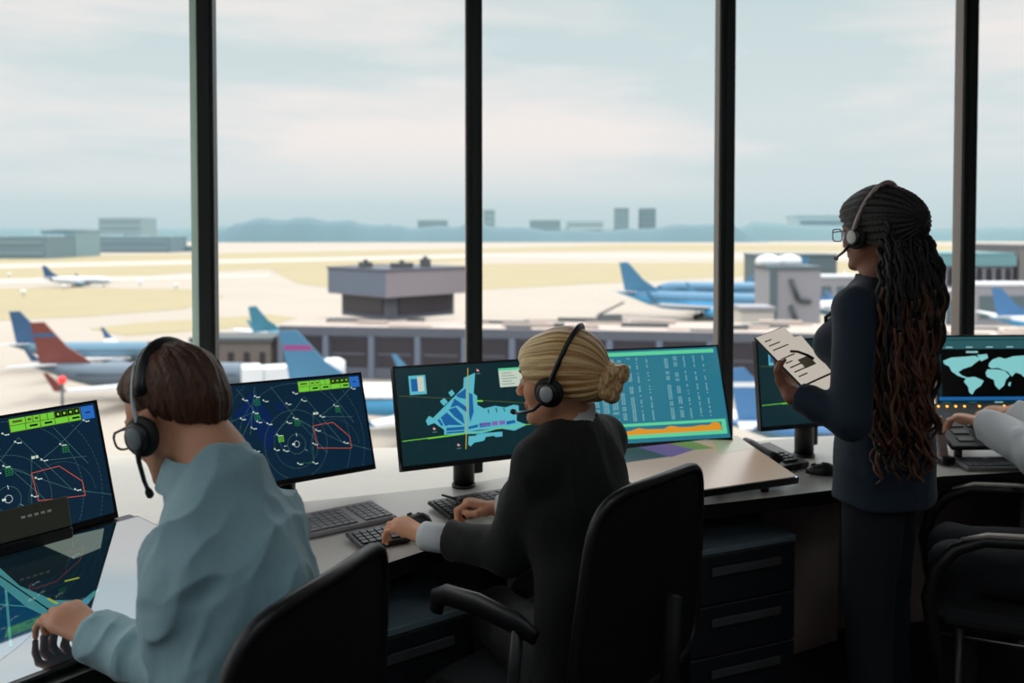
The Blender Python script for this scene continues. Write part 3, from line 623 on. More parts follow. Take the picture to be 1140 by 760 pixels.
def monitor(label, v, w, h, scr, stand=True, group=None, zb=ZT):
    """local: x right, y up, z towards the viewer"""
    M=pose(v); t=thing('monitor',label,'monitor',M=M,group=group)
    m=MB(); m.box((-w/2,-h/2,-.022),(w/2,h/2,-.003),blackp,None,.002); m.box((-w*.3,-h*.3,-.042),(w*.3,h*.25,-.02),blackp,None,.006); m.build('housing',t)
    m=MB(); b=.007; bb=.016
    for lo,hi in (((-w/2,h/2-b,-.005),(w/2,h/2,.0012)),((-w/2,-h/2,-.005),(w/2,-h/2+bb,.0012)),((-w/2,-h/2+bb,-.005),(-w/2+b,h/2-b,.0012)),((w/2-b,-h/2+bb,-.005),(w/2,h/2-b,.0012))): m.box(lo,hi,bez)
    m.build('bezel',t)
    s=scr(w-2*b,h-b-bb); o=s.m.build('screen',t); o.location=(0,(bb-b)/2,-.0012)
    if stand:
        Mi=M.inverted(); 
        c=M@Vector((0,0,-.05)); yaw=v[3]
        F=Mi@(Matrix.Translation((c.x,c.y,0))@Matrix.Rotation(yaw,4,'Z'))
        m=MB(); m.lathe([(.036,zb+.010),(.036,c.z-.02),(.030,c.z)],blackp,24,F@Matrix.Translation((0,.036,0))); m.build('stand_column',t)
        m=MB(); m.box((-.03,-.03,c.z-.03),(.03,.03,c.z+.03),blackp,F,.004); m.build('stand_hinge',t)
        m=MB(); m.lathe([(.041,zb+.001),(.041,zb+.010)],blackp,24,F@Matrix.Translation((0,.036,0))); m.box((.0,.06,zb+.03),(.085,.075,c.z),dkg,F,.003); m.build('stand_base',t)
    return t
M1V=(-1.275,2.255,.972,.981,.3,0); M2V=(-.69,2.86,.968,.74,.32,-.03); M3V=(-.124,2.941,1.008,.484,.281,-.013)
M4V=(.490,3.24,1.004,.16,.367,.02); M5V=(1.150,3.345,1.04,.343,.109,0); M6V=(2.098,3.675,1.012,-.022,.075,.01)
monitor('tilted radar monitor at the far left above the man\'s glossy table display',M1V,.54,.33,radar,False,'radar screens')
monitor('tilted radar monitor between the first mullion and the blonde woman\'s map monitor',M2V,.54,.33,radar,True,'radar screens')
monitor('monitor with a cyan airport map and white box, in front of the blonde woman',M3V,.54,.33,apmap,True,'airport map screens')
monitor('tilted monitor filled with a teal flight table and orange graph right of the blonde bun',M4V,.6,.36,table,False)
monitor('airport map monitor partly hidden behind the standing woman\'s tablet hand',M5V,.54,.33,apmap,True,'airport map screens')
monitor('wide monitor showing a pale cyan world map at the right edge',M6V,.7,.33,world,True)

# ---- horizontal glossy table displays
def glossy(name,col,ior,rough=.04,s=ES):
    m_=emat(name,col,s); b=m_.node_tree.nodes['Principled BSDF']; b.inputs['IOR'].default_value=ior; b.inputs['Specular IOR Level'].default_value=.5; b.inputs['Roughness'].default_value=rough; return m_
g_dark=glossy('table_glass_dark',(10,26,32),2.9); g_teal=glossy('table_glass_teal',(24,86,100),2.9); g_blue=glossy('table_glass_blue',(10,58,86),2.9); g_cy=glossy('table_glass_cyan',(64,130,134),2.9)
g_yel=glossy('table_glass_yellow',(150,160,40),2.9); g_pan=glossy('table_glass_grey_panel',(104,116,108),2.9)
C1=Vector((-1.04,2.476,.815)); ev=Vector((.6,.8,0)); nv=Vector((-.8,.6,0))
near=C1-nv*.61; near.z=.768
dv=(C1-near); TL_=dv.length; up_=ev.cross(dv.normalized())
Wt=1.06; MT=frame((C1+near)/2-ev*Wt/2, ev, up_)          # local x along the table, y away from the operator
tt=thing('table_display','large glossy table display with a dark teal map in front of the man','table display',M=MT)
m=MB(); m.box((-Wt/2,-TL_/2,-.022),(Wt/2,TL_/2,-.001),bez,None,.004); m.build('housing',tt)
m=MB(); m.box((-Wt/2+.05,-TL_/2+.05,-.05),(Wt/2-.05,TL_/2-.02,-.022),blackp); m.build('underframe',tt)
s=Scr(Wt-.016,TL_-.03,g_dark); 
def tp(px,py):
    """table u,v under a pixel of the photograph"""
    r_=ray(px,py); nn=MT.to_3x3()@Vector((0,0,1)); o0=MT.translation; t_=(o0-CAM).dot(nn)/r_.dot(nn); q=MT.inverted()@(CAM+r_*t_)
    return (min(1,max(0,q.x/s.w+.5)), min(1,max(0,.5-q.y/s.h)))
Q=lambda pts:[tp(*a) for a in pts]
s.poly(Q([(-120,655),(0,632),(22,652),(60,668),(92,668),(104,658),(112,655),(98,672),(60,690),(-20,740),(-160,800)]),g_cy,1)
s.poly(Q([(-120,668),(-4,648),(30,676),(55,688),(20,720),(-60,780),(-160,780)]),g_blue,2)
s.poly(Q([(50,676),(82,680),(78,688),(54,682)]),g_teal,2)
s.line(Q([(-2,640),(62,684),(80,690)]),g_dark,.004,3); s.line(Q([(6,650),(12,720)]),g_cy,.005,3); s.line(Q([(-60,668),(40,676)]),g_cy,.004,3)
s.line(Q([(72,647),(88,643)]),g_yel,.006,3); s.line(Q([(53,666),(64,672)]),g_yel,.006,3)
s.poly(Q([(42,604),(116,588),(112,610),(82,622)]),g_pan,3)
s.m.build('screen',tt)
# olive panel leaning at the back of the table
pm=mat('olive_grey_panel_plastic',(74,76,62),.5)
pM=frame(Vector((-1.352,2.10,.840))-nv*.055,ev,Vector((0,0,1)))
pt=thing('status_panel','slim olive-grey panel with tiny white marks in front of the far left radar screen','panel',M=pM)
m=MB(); T_=Matrix.Rotation(R(-17),4,'X'); m.box((-.12,-.008,.002),(.285,.006,.080),pm,T_,.003); m.build('body',pt)
m=MB()
for k in range(5): m.box((.165+k*.016,-.0086,.050),(.175+k*.016,-.008,.056),mat('white_print',(210,210,200),.5),T_)
m.build('printed_marks',pt)
m=MB(); m.box((-.12,-.012,-.026),(.285,.018,.002),blackp,None,.003); m.build('foot',pt)
m=MB(); th=thing('table_hinge_bar','dark grey bar along the back edge of the man\'s table display','bar',M=frame(C1+nv*.012-ev*.5+Vector((0,0,.002)),ev,Vector((0,0,1))))
m.box((-.55,-.004,-.075),(.5,.03,-.008),dkg,None,.004); m.build('bar',th)
for x in (-.3,.3): m=MB(); m.box((x-.03,.002,-.078),(x+.03,.032,-.005),blackp,None,.004); m.build('hinge',th)
# second table display
FR=Vector((.962,2.978,.782)); wv=Vector((.915,.407,0)); dvv=Vector((-.12,.30,.072)); W2=.60
wv=wv.normalized(); dd=Vector((-wv.y,wv.x,0))*.33+Vector((0,0,.072)); FL=FR-wv*W2; M2_=frame(FR-wv*W2/2+dd/2,wv,wv.cross(dd.normalized())); D2=dd.length
g2a=glossy('table_glass_pale',(170,150,132),1.9,.28,.7); g2b=glossy('table_glass_violet',(92,70,130),1.9,.28,.8); g2c=glossy('table_glass_green',(84,122,66),1.9,.28,.8); g2d=glossy('table_glass_slate',(40,58,56),1.9,.28,.8); g2e=glossy('table_glass_sage',(146,150,118),1.9,.28,.7)
t2=thing('table_display','sloped flat display with pale pinkish screen behind the blonde woman\'s chair','table display',M=M2_)
m=MB(); m.box((-W2/2,-D2/2,-.026),(W2/2,D2/2,-.001),bez,None,.003); m.build('housing',t2)
s=Scr(W2-.012,D2-.014,g2a)
s.poly([(0,0),(.28,0),(.42,.28),(0,.3)],g2d,1); s.poly([(.28,0),(.50,0),(.60,.20),(.40,.30)],g2b,2); s.poly([(.50,0),(.66,0),(.74,.22),(.60,.20)],g2c,2); s.poly([(.80,0),(.99,0),(.97,.32),(.72,.36)],g2e,2)
s.m.build('screen',t2)
m=MB(); m.lathe([(.003,0),(.003,.0012)],emat('led_blue_white',(190,200,255),2),10,Matrix.Translation((W2/2-.012,-D2/2+.004,-.001))); m.build('indicator_light',t2)
m=MB(); Mi=M2_.inverted()
for a in (.12,.48):
    q=FL+wv*a+dd*.9; m.tube([Mi@(q-Vector((0,0,.020))),Mi@Vector((q.x,q.y,ZT+.001))],.012,blackp,8)
    q=FL+wv*a+dd*.1; m.tube([Mi@(q-Vector((0,0,.020))),Mi@Vector((q.x,q.y,ZT+.001))],.014,blackp,8)
m.build('support_foot',t2)

# ================================================================== DESK THINGS
def onm(x,y,ang,z=ZT+.001): return Matrix.Translation((x,y,z))@Matrix.Rotation(ang,4,'Z')
def keyboard(label,M,w,d,body,keym,rows=6,cols=19,pad=False):
    t=thing('keyboard',label,'keyboard',M=M)
    m=MB(); T_=Matrix.Rotation(R(3),4,'X'); m.box((-w/2,-d/2,.004),(w/2,d/2,.018),body,T_,.004); m.build('body',t)
    m=MB(); kw=(w-.02)/cols; kd=(d-.03)/rows
    for r_ in range(rows):
        c=0
        while c<cols:
            n=1
            if r_==0 and 4<=c<9: n=9-c
            if cols>10 and c in (int(cols*.77),): c+=1; continue
            if r_==rows-1 and c%5==4 and cols>10: c+=1; continue
            x0=-w/2+.01+c*kw; y0=-d/2+.012+r_*kd
            m.box((x0+.0012,y0+.0012,.018),(x0+kw*n-.0016,y0+kd-.0016,.0225),keym,T_,.0012); c+=n
    m.build('keys',t); return t
lk=mat('light_grey_keyboard_plastic',(150,144,146),.5); kk=mat('pale_grey_keys',(124,124,126),.5); bk=mat('black_keys',(30,32,34),.4)
a_kb=math.atan2(.6,.8)
keyboard('light grey full-size keyboard on the desk between the man and the woman\'s left hand',onm(-.57,2.585,a_kb),.45,.165,lk,kk)
keyboard('small black keypad under the blonde woman\'s left hand',onm(-.372,2.475,a_kb-.1),.15,.12,dkg,bk,4,6)
k3=keyboard('black keyboard with a round knob near the blonde woman\'s right hand',onm(-.035,2.82,math.atan2(.5,.85)),.44,.16,blackp,bk)
m=MB(); m.lathe([(.016,.020),(.018,.024),(.016,.038),(.008,.040)],blackp,20,Matrix.Translation((-.145,-.01,0))); m.build('knob',k3)
m=MB(); m.tube([(-.145,-.01,.034),(-.185,.045,.043)],[.005,.0035],blackp,8); m.build('lever',k3)
def mouse(label,M,mt=blackp):
    t=thing('computer_mouse',label,'mouse',M=M); m=MB(); vs=[];n=14;rows_=8
    for i in range(rows_+1):
        a=math.pi/2*i/rows_; zz=.036*math.sin(a); rr_=math.cos(a)**.6 if i<rows_ else 0.02
        for k in range(n):
            b=2*math.pi*k/n; vs.append((.031*rr_*math.cos(b),.055*rr_*math.sin(b),zz*(1-.18*math.sin(b))))
    m.add(vs,[(i*n+k,i*n+(k+1)%n,(i+1)*n+(k+1)%n,(i+1)*n+k) for i in range(rows_) for k in range(n)]+[tuple(range(n-1,-1,-1)),tuple(range(rows_*n,rows_*n+n))],mt,True); m.build('shell',t)
    m=MB(); m.tube([(0,.020,.0345),(0,.034,.0285)],.0035,dkg,8); m.build('scroll_wheel',t); return t
mouse('black computer mouse just behind the blonde woman\'s left hand',onm(-.278,2.60,R(60)))
mouse('black computer mouse beside the standing woman\'s left hip',onm(1.10,3.17,R(70)))
t=thing('key_fob','small flat black device beside the blonde woman\'s left cuff','key fob',M=onm(-.215,2.565,R(30)))
m=MB(); m.box((-.028,-.018,0),(.028,.018,.009),blackp,None,.003); m.build('case',t); m=MB(); m.lathe([(.007,.009),(.006,.0105)],dkg,12); m.build('button',t)
# desk phone beside the sloped display
t=thing('desk_phone','black desk phone wedged beside the right edge of the sloped display','telephone',M=onm(.965,3.30,R(-62)))
m=MB(); m.prism([(-.10,0),(.10,0),(.10,.022),(-.10,.052)],-.08,.08,blackp,Matrix(((1,0,0,0),(0,0,1,0),(0,1,0,0),(0,0,0,1)))); m.build('body',t)
m=MB(); m.tube([(-.085,-.055,.068),(-.05,-.055,.074),(.05,-.055,.056),(.085,-.055,.040)],[.020,.013,.013,.020],blackp,10); m.build('handset',t)
m=MB()
for i in range(4):
    for j in range(3): m.box((-.0+i*.022,-.015+j*.022,.036-i*.0033),(.015+i*.022,0+j*.022,.044-i*.0033),dkg)
m.build('buttons',t)
# right-hand console with lit keys
CM=frame(Vector((2.02,3.43,.865)),Vector((1,.03,0)),Vector((0,-.40,.92)))
t=thing('sloped_console','dark sloped console with a row of orange lights under the world map monitor','console',M=CM)
m=MB(); m.box((-.40,-.14,-.02),(.45,.14,0),mat('console_grey',(48,50,52),.5),None,.004); m.build('face',t)
Mi=CM.inverted()
m=MB()
for x in (-.36,0,.4):
    for y in (-.11,.11):
        q=CM@Vector((x,y,-.02)); m.tube([Mi@q,Mi@Vector((q.x,q.y,ZT+.001))],.015,blackp,8)
m.build('support_foot',t)
ol=emat('orange_key_light',(255,170,60),3)
for x in (-.335,-.30,-.265,-.23,-.17,-.07,.0,.1,.2):
    m=MB(); m.lathe([(.0045,0),(.0045,.003)],ol,10,Matrix.Translation((x,.115,0))); m.build('light',t)
m=MB()
for i in range(10):
    for j in range(3): m.box((-.36+i*.075,-.11+j*.045,0),(-.30+i*.075,-.085+j*.045,.004),bk,None,.001)
m.build('keys',t)
keyboard('flat grey keyboard on the desk below the lit console at the right',onm(1.86,3.27,R(2)),.46,.13,mat('mid_grey_keyboard',(120,120,118),.5),dkg,5,17)
t=thing('cordless_phone','pale handset standing in a black cradle between the braids and the console','telephone',M=onm(1.60,3.31,R(15)))
m=MB(); m.box((-.028,-.035,0),(.028,.035,.03),blackp,None,.005); m.build('cradle',t)
m=MB(); T_=Matrix.Translation((0,0,.02))@Matrix.Rotation(R(-14),4,'X'); m.box((-.022,-.010,0),(.022,.012,.155),mat('pinkish_grey_plastic',(176,158,152),.4),T_,.005); m.box((-.015,-.0115,.085),(.015,-.010,.125),dkg,T_); m.build('handset',t)

# ================================================================== FURNITURE
meshm=mat('black_chair_mesh',(17,17,19),.6,spec=.3,bump=(900,.15)); frm=mat('black_chair_frame',(24,24,26),.4)
dfab=mat('black_seat_fabric',(24,24,27),.9)
def chair(label,sx,sy,ang,armz=.72,tilt=10,btop=1.06):
    """faces local +y"""
    t=thing('office_chair',label,'chair',(sx,sy,0),ang)
    # backrest outline, curved
    n=40; pts=[]; hw0,hw1=.215,.262; z0,z1=.56,btop
    def bk_pt(a,z):   # a in -1..1 across
        f_=(z-z0)/(z1-z0); hw=hw1+(hw0-hw1)*f_; return Vector((a*hw, -.235-.06*f_*math.tan(R(tilt))*4-.035*(1-a*a)+.0, z))
    for i in range(n):
        th_=2*math.pi*i/n; c_,s_=math.cos(th_),math.sin(th_); ex=.34
        a=math.copysign(abs(c_)**ex,c_); zz=(z0+z1)/2+(z1-z0)/2*math.copysign(abs(s_)**ex,s_)
        zz+= (-.012*abs(a)**2 if s_>0 else 0); pts.append(bk_pt(a,zz))
    m=MB(); m.tube(pts,.013,frm,8,True); m.build('backrest_frame',t)
    m=MB(); g=14; vs=[]
    for k in (0,1):
        for i in range(g+1):
            for j in range(g+1):
                a=-1+2*i/g; b=-1+2*j/g; r_=max(abs(a),abs(b)) or 1
                l4=(abs(a)**6+abs(b)**6)**(1/6) or 1; a2=a*max(abs(a),abs(b))/l4; b2=b*max(abs(a),abs(b))/l4
                q=bk_pt(a2*.98,(z0+z1)/2+(z1-z0)/2*b2*.985); q.y+= (.004 if k else -.004); vs.append(q)
    G=(g+1)**2; fs=[]
    for i in range(g):
        for j in range(g):
            a=i*(g+1)+j; fs.append((a,a+g+1,a+g+2,a+1)); fs.append((G+a,G+a+1,G+a+g+2,G+a+g+1))
    m.add(vs,fs,meshm,True); m.build('backrest_mesh',t)
    m=MB(); m.tube([(0,-.335,.78),(0,-.325,.55),(0,-.24,.42),(0,-.05,.40)],[.022,.026,.028,.028],meshm,10,flat=.6); m.build('back_support',t)
    m=MB(); m.box((-.25,-.22,.43),(.25,.25,.50),dfab,None,.03); m.build('seat',t)
    for q in (-1,1):
        m=MB(); x=q*.285
        m.tube([(x,.14,armz-.05),(x,.135,armz-.015),(x,.10,armz),(x,.0,armz+.006),(x,-.12,armz-.004),(x,-.17,armz-.02)],[.020,.024,.026,.027,.026,.018],frm,12,flat=.55); a_=m.build('armrest',t)
        m=MB(); m.tube([(x,-.12,armz-.015),(x,-.10,.55),(q*.24,-.02,.44)],.014,dkg,8); m.build('armrest_post',t)
    m=MB(); m.lathe([(.028,.08),(.028,.30),(.018,.30),(.018,.42)],dkg,14); m.build('gas_lift',t)
    for k in range(5):
        a=2*math.pi*k/5+.3; dx,dy=math.cos(a),math.sin(a)
        m=MB(); m.tube([(0,0,.115),(dx*.15,dy*.15,.105),(dx*.30,dy*.30,.075)],[.03,.024,.018],frm,8); b_=m.build('base_leg',t)
        m=MB(); M=Matrix.Translation((dx*.30,dy*.30,.028))@Matrix.Rotation(a+R(90),4,'Z')@Matrix.Rotation(R(90),4,'Y')
        m.lathe([(.020,-.02),(.028,-.012),(.028,.012),(.020,.02)],blackp,14,M); m.tube([(dx*.30,dy*.30,.028),(dx*.30,dy*.30,.078)],.008,blackp,6); m.build('caster',b_)
    return t
def fang(x,y): return math.atan2(y,x)-math.pi/2
FM=Vector((-.93,.37,0)).normalized(); FB=Vector((-.74,.67,0)).normalized()
chair('black mesh office chair behind the man in the blue shirt',-.575,1.555,fang(*FM[:2]),btop=1.045)
chair('black mesh office chair behind the blonde woman in the black jacket',.115,2.225,fang(*FB[:2]),.75,btop=1.045)
# armchair at the right
FA=Vector((-.91,.40,0)).normalized(); armw=mat('pale_armrest_pad',(128,120,112),.4)
t=thing('armchair','dark armchair with curved pale-topped armrest at the right edge','chair',(1.62,2.80,0),fang(*FA[:2]))
# local +y is forward; left armrest is on the camera side
m=MB(); m.box((-.25,-.24,.40),(.25,.26,.465),dfab,None,.025); m.build('seat',t)
m=MB(); m.tube([(-.255,.27,.392),(-.255,-.24,.392),(.255,-.24,.392),(.255,.27,.392)],.007,chrome,8,True); m.build('seat_rail',t)
m=MB(); m.box((-.24,-.31,.50),(.24,-.25,.92),dfab,Matrix.Rotation(R(4),4,'X'),.025); m.build('backrest',t)
for q in (-1,1):
    x=q*.29
    m=MB(); m.tube([(x,.21,.10),(x,.27,.40),(x,.285,.51),(x,.265,.60),(x,.215,.665),(x,.14,.70),(x,0,.71),(x,-.2,.70),(x,-.27,.69)],[.018,.02,.021,.021,.02,.019,.019,.019,.016],frm,10); a_=m.build('armrest_frame',t)
    m=MB(); m.tube([(x,.20,.696),(x,.13,.718),(x,0,.727),(x,-.2,.716)],[.012,.02,.022,.018],armw,10,flat=.35); m.build('armrest_pad',a_)
    m=MB(); m.tube([(x*.9,.20,.42),(x,.21,.10),(x,.22,.012)],.014,frm,8); m.build('leg',t)
    m=MB(); m.tube([(x*.9,-.2,.42),(x,-.25,.012)],.014,frm,8); m.build('leg',t)
    m=MB(); m.tube([(x*.85,-.26,.42),(x*.95,-.285,.70)],.014,frm,8); m.build('back_post',t)
# drawer pedestals
pedt=mat('slate_pedestal_top',(120,138,146),.45); pedb=mat('black_pedestal_front',(40,42,48),.45); peds=mat('pedestal_side',(20,21,24),.5); hnd=mat('grey_drawer_handle',(120,120,122),.35,.6)
def pedestal(label,FRc,wdir,w,d,h,n,hm=hnd):
    wdir=Vector((*wdir,0)).normalized(); o=Vector((*FRc,0))-wdir*w
    t=thing('drawer_pedestal',label,'drawer unit',M=frame(o+wdir*w/2,wdir,Vector((0,0,1))))
    m=MB(); m.box((-w/2,.018,.05),(w/2,d,h-.02),peds); m.box((-w/2+.02,.05,0),(w/2-.02,d-.02,.05),peds); m.build('carcass',t)
    m=MB(); m.box((-w/2-.002,-.002,h-.02),(w/2+.002,d+.002,h),pedt,None,.002); m.build('top',t)
    dh=(h-.02-.06)/n
    for k in range(n):
        z0=.06+k*dh; m=MB(); m.box((-w/2+.002,0,z0+.003),(w/2-.002,.018,z0+dh-.003),pedb,None,.002); m.box((-w/2+.002,-.001,z0+dh-.006),(w/2-.002,.002,z0+dh-.003),hnd); dr=m.build('drawer',t)
        m=MB(); m.box((-w*.33,-.018,z0+dh-.068),(w*.33,-.010,z0+dh-.038),hm,None,.003)
        for x in (-w*.29,w*.29): m.box((x-.006,-.012,z0+dh-.06),(x+.006,.001,z0+dh-.046),hm)
        m.build('handle',dr)
    m=MB(); m.lathe([(.010,0),(.010,.004),(.007,.006)],chrome,14,Matrix.Translation((-w/2,.03,h-.055))@Matrix.Rotation(R(-90),4,'Y')); m.build('lock',t)
pedestal('slate-topped black drawer unit between the two mesh chairs',(-.107,2.43),(.81,.59),.40,.50,.58,3)
pedestal('black three-drawer unit under the desk right of the blonde woman\'s chair',(.957,3.0),(.4,.17),.42,.48,.58,3)
# ================================================================== PEOPLE (smooth signed-distance bodies, polygonised once)
def V3(p): return np.array([p[0],p[1],p[2]],dtype=np.float64)
_rng=np.random.RandomState(7); _LAT=_rng.rand(48,48,48).astype(np.float32)
def vnoise(x,y,z):
    xi=np.floor(x).astype(int); yi=np.floor(y).astype(int); zi=np.floor(z).astype(int)
    fx=x-xi; fy=y-yi; fz=z-zi; fx=fx*fx*(3-2*fx); fy=fy*fy*(3-2*fy); fz=fz*fz*(3-2*fz)
    g=lambda a,b,c:_LAT[(xi+a)%48,(yi+b)%48,(zi+c)%48]
    return ((g(0,0,0)*(1-fx)+g(1,0,0)*fx)*(1-fy)+(g(0,1,0)*(1-fx)+g(1,1,0)*fx)*fy)*(1-fz)+((g(0,0,1)*(1-fx)+g(1,0,1)*fx)*(1-fy)+(g(0,1,1)*(1-fx)+g(1,1,1)*fx)*fy)*fz
class Field:
    def __init__(s,lo,hi,h):
        s.lo=V3(lo); s.h=h; s.n=[int(math.ceil((hi[i]-lo[i])/h))+1 for i in range(3)]
        s.F=np.full(s.n,.3,np.float32); s.ax=[s.lo[i]+h*np.arange(s.n[i]) for i in range(3)]
    def win(s,lo,hi,m):
        sl=[];
        for i in range(3):
            a=max(0,int((lo[i]-m-s.lo[i])/s.h)); b=min(s.n[i],int((hi[i]+m-s.lo[i])/s.h)+2)
            if a>=b: return None
            sl.append(slice(a,b))
        return tuple(sl)
    def co(s,sl): return s.ax[0][sl[0]][:,None,None],s.ax[1][sl[1]][None,:,None],s.ax[2][sl[2]][None,None,:]
    def comb(s,sl,d,k,op):
        A=s.F[sl]; d=d.astype(np.float32)
        if op=='add':
            q=np.maximum(k-np.abs(A-d),0)/k; s.F[sl]=np.minimum(A,d)-q*q*k*.25
        else:
            d=-d; q=np.maximum(k-np.abs(A-d),0)/k; s.F[sl]=np.maximum(A,d)+q*q*k*.25
    def cone(s,a,b,ra,rb,k=.01,sq=None,op='add'):
        a=V3(a); b=V3(b); r=max(ra,rb); sl=s.win(np.minimum(a,b)-r,np.maximum(a,b)+r,k+.012)
        if sl is None: return
        X,Y,Z=s.co(sl); ab=b-a; L2=max(ab@ab,1e-9)
        px,py,pz=X-a[0],Y-a[1],Z-a[2]
        t=np.clip((px*ab[0]+py*ab[1]+pz*ab[2])/L2,0,1)
        qx,qy,qz=px-t*ab[0],py-t*ab[1],pz-t*ab[2]
        sc=1
        if sq:
            n=V3(sq[0]); n/=np.linalg.norm(n); e=(qx*n[0]+qy*n[1]+qz*n[2])*(1/sq[1]-1); qx=qx+e*n[0]; qy=qy+e*n[1]; qz=qz+e*n[2]; sc=(1+sq[1])/2
        d=(np.sqrt(qx*qx+qy*qy+qz*qz)-(ra+t*(rb-ra)))*sc
        s.comb(sl,d,k,op)
    def chain(s,pts,rs,k=.01,sq=None,op='add'):
        for i in range(len(pts)-1): s.cone(pts[i],pts[i+1],rs[i],rs[i+1],k,sq,op)
    def ell(s,c,r,Rm=None,k=.01,op='add'):
        c=V3(c); R_=np.eye(3) if Rm is None else np.array(Rm.to_3x3()); m=max(r); sl=s.win(c-m,c+m,k+.012)
        if sl is None: return
        X,Y,Z=s.co(sl); px,py,pz=X-c[0],Y-c[1],Z-c[2]
        q=[px*R_[0,i]+py*R_[1,i]+pz*R_[2,i] for i in range(3)]
        k0=np.sqrt(sum((q[i]/r[i])**2 for i in range(3))); k1=np.sqrt(sum((q[i]/r[i]**2)**2 for i in range(3)))+1e-6
        s.comb(sl,k0*(k0-1)/k1,k,op)
    def plane(s,p,n,k=.004,lo=None,hi=None):
        """removes the side the normal points to"""
        p=V3(p); n=V3(n); n/=np.linalg.norm(n)
        sl=(slice(None),)*3 if lo is None else s.win(lo,hi,0)
        if sl is None: return
        X,Y,Z=s.co(sl); d=(X-p[0])*n[0]+(Y-p[1])*n[1]+(Z-p[2])*n[2]; s.comb(sl,-d,k,'sub')
    def disp(s,fn,band=.02):
        i=np.nonzero(np.abs(s.F)<band); s.F[i]+=fn(s.ax[0][i[0]],s.ax[1][i[1]],s.ax[2][i[2]]).astype(np.float32)
    def mesh(s,name,mt,parent=None,colfn=None,smooth=2):
        F=s.F; S=F<0; c=S[:-1,:-1,:-1].astype(np.uint8)
        for i in (0,1):
            for j in (0,1):
                for k in (0,1):
                    if i or j or k: c=c+S[i:S.shape[0]-1+i,j:S.shape[1]-1+j,k:S.shape[2]-1+k]
        act=(c>0)&(c<8); I=np.nonzero(act); nV=len(I[0]); idx=np.full(act.shape,-1,np.int32); idx[I]=np.arange(nV)
        cv={(i,j,k):F[I[0]+i,I[1]+j,I[2]+k] for i in (0,1) for j in (0,1) for k in (0,1)}
        acc=np.zeros((nV,3)); cnt=np.zeros(nV)
        for a in cv:
            for x in range(3):
                if a[x]==0:
                    b=list(a); b[x]=1; b=tuple(b); fa,fb=cv[a],cv[b]; m=(fa<0)!=(fb<0); t=np.where(m,fa/np.where(m,fa-fb,1),0)
                    q=np.tile(np.array(a,float),(nV,1)); q[:,x]=t; acc+=q*m[:,None]; cnt+=m
        P_=(np.stack(I,1)+acc/cnt[:,None])*s.h+s.lo
        quads=[]
        for x in range(3):
            y,z=(x+1)%3,(x+2)%3
            a=[slice(None)]*3; b=[slice(None)]*3; a[x]=slice(0,-1); b[x]=slice(1,None)
            D=S[tuple(a)]!=S[tuple(b)]; D=D.copy()
            e=[slice(None)]*3; e[y]=0; D[tuple(e)]=False; e[y]=-1; D[tuple(e)]=False; e=[slice(None)]*3; e[z]=0; D[tuple(e)]=False; e[z]=-1; D[tuple(e)]=False
            J=np.array(np.nonzero(D)); ins=S[tuple(J)]
            def cell(dy,dz):
                q=J.copy(); q[y]+=dy; q[z]+=dz; return idx[tuple(q)]
            q=np.stack([cell(-1,-1),cell(0,-1),cell(0,0),cell(-1,0)],1); q[~ins]=q[~ins][:,::-1]; quads.append(q)
        Qd=np.concatenate(quads)
        # light Laplacian smoothing
        for _ in range(smooth):
            A=np.zeros_like(P_); n_=np.zeros(nV)
            for i in range(4):
                u,v=Qd[:,i],Qd[:,(i+1)%4]
                for w in range(3):
                    A[:,w]+=np.bincount(u,P_[v,w],nV)+np.bincount(v,P_[u,w],nV)
                n_+=np.bincount(u,minlength=nV)+np.bincount(v,minlength=nV)
            P_=P_*.5+.5*A/np.maximum(n_,1)[:,None]
        me=bpy.data.meshes.new(name); me.vertices.add(nV); me.vertices.foreach_set('co',P_.astype(np.float32).ravel())
        nq=len(Qd); me.loops.add(nq*4); me.loops.foreach_set('vertex_index',Qd.astype(np.int32).ravel()); me.polygons.add(nq)
        me.polygons.foreach_set('loop_start',np.arange(0,nq*4,4,dtype=np.int32)); me.polygons.foreach_set('loop_total',np.full(nq,4,np.int32))
        me.update(calc_edges=True); me.polygons.foreach_set('use_smooth',np.ones(nq,bool))
        me.materials.append(mt)
        if colfn is not None:
            at=me.attributes.new('tint','FLOAT','POINT'); at.data.foreach_set('value',colfn(P_).astype(np.float32))
        o=bpy.data.objects.new(name,me); COL.objects.link(o)
        if parent is not None: o.parent=parent; o.matrix_parent_inverse=parent.matrix_world.inverted() if False else Matrix.Translation(-parent.location)
        return o

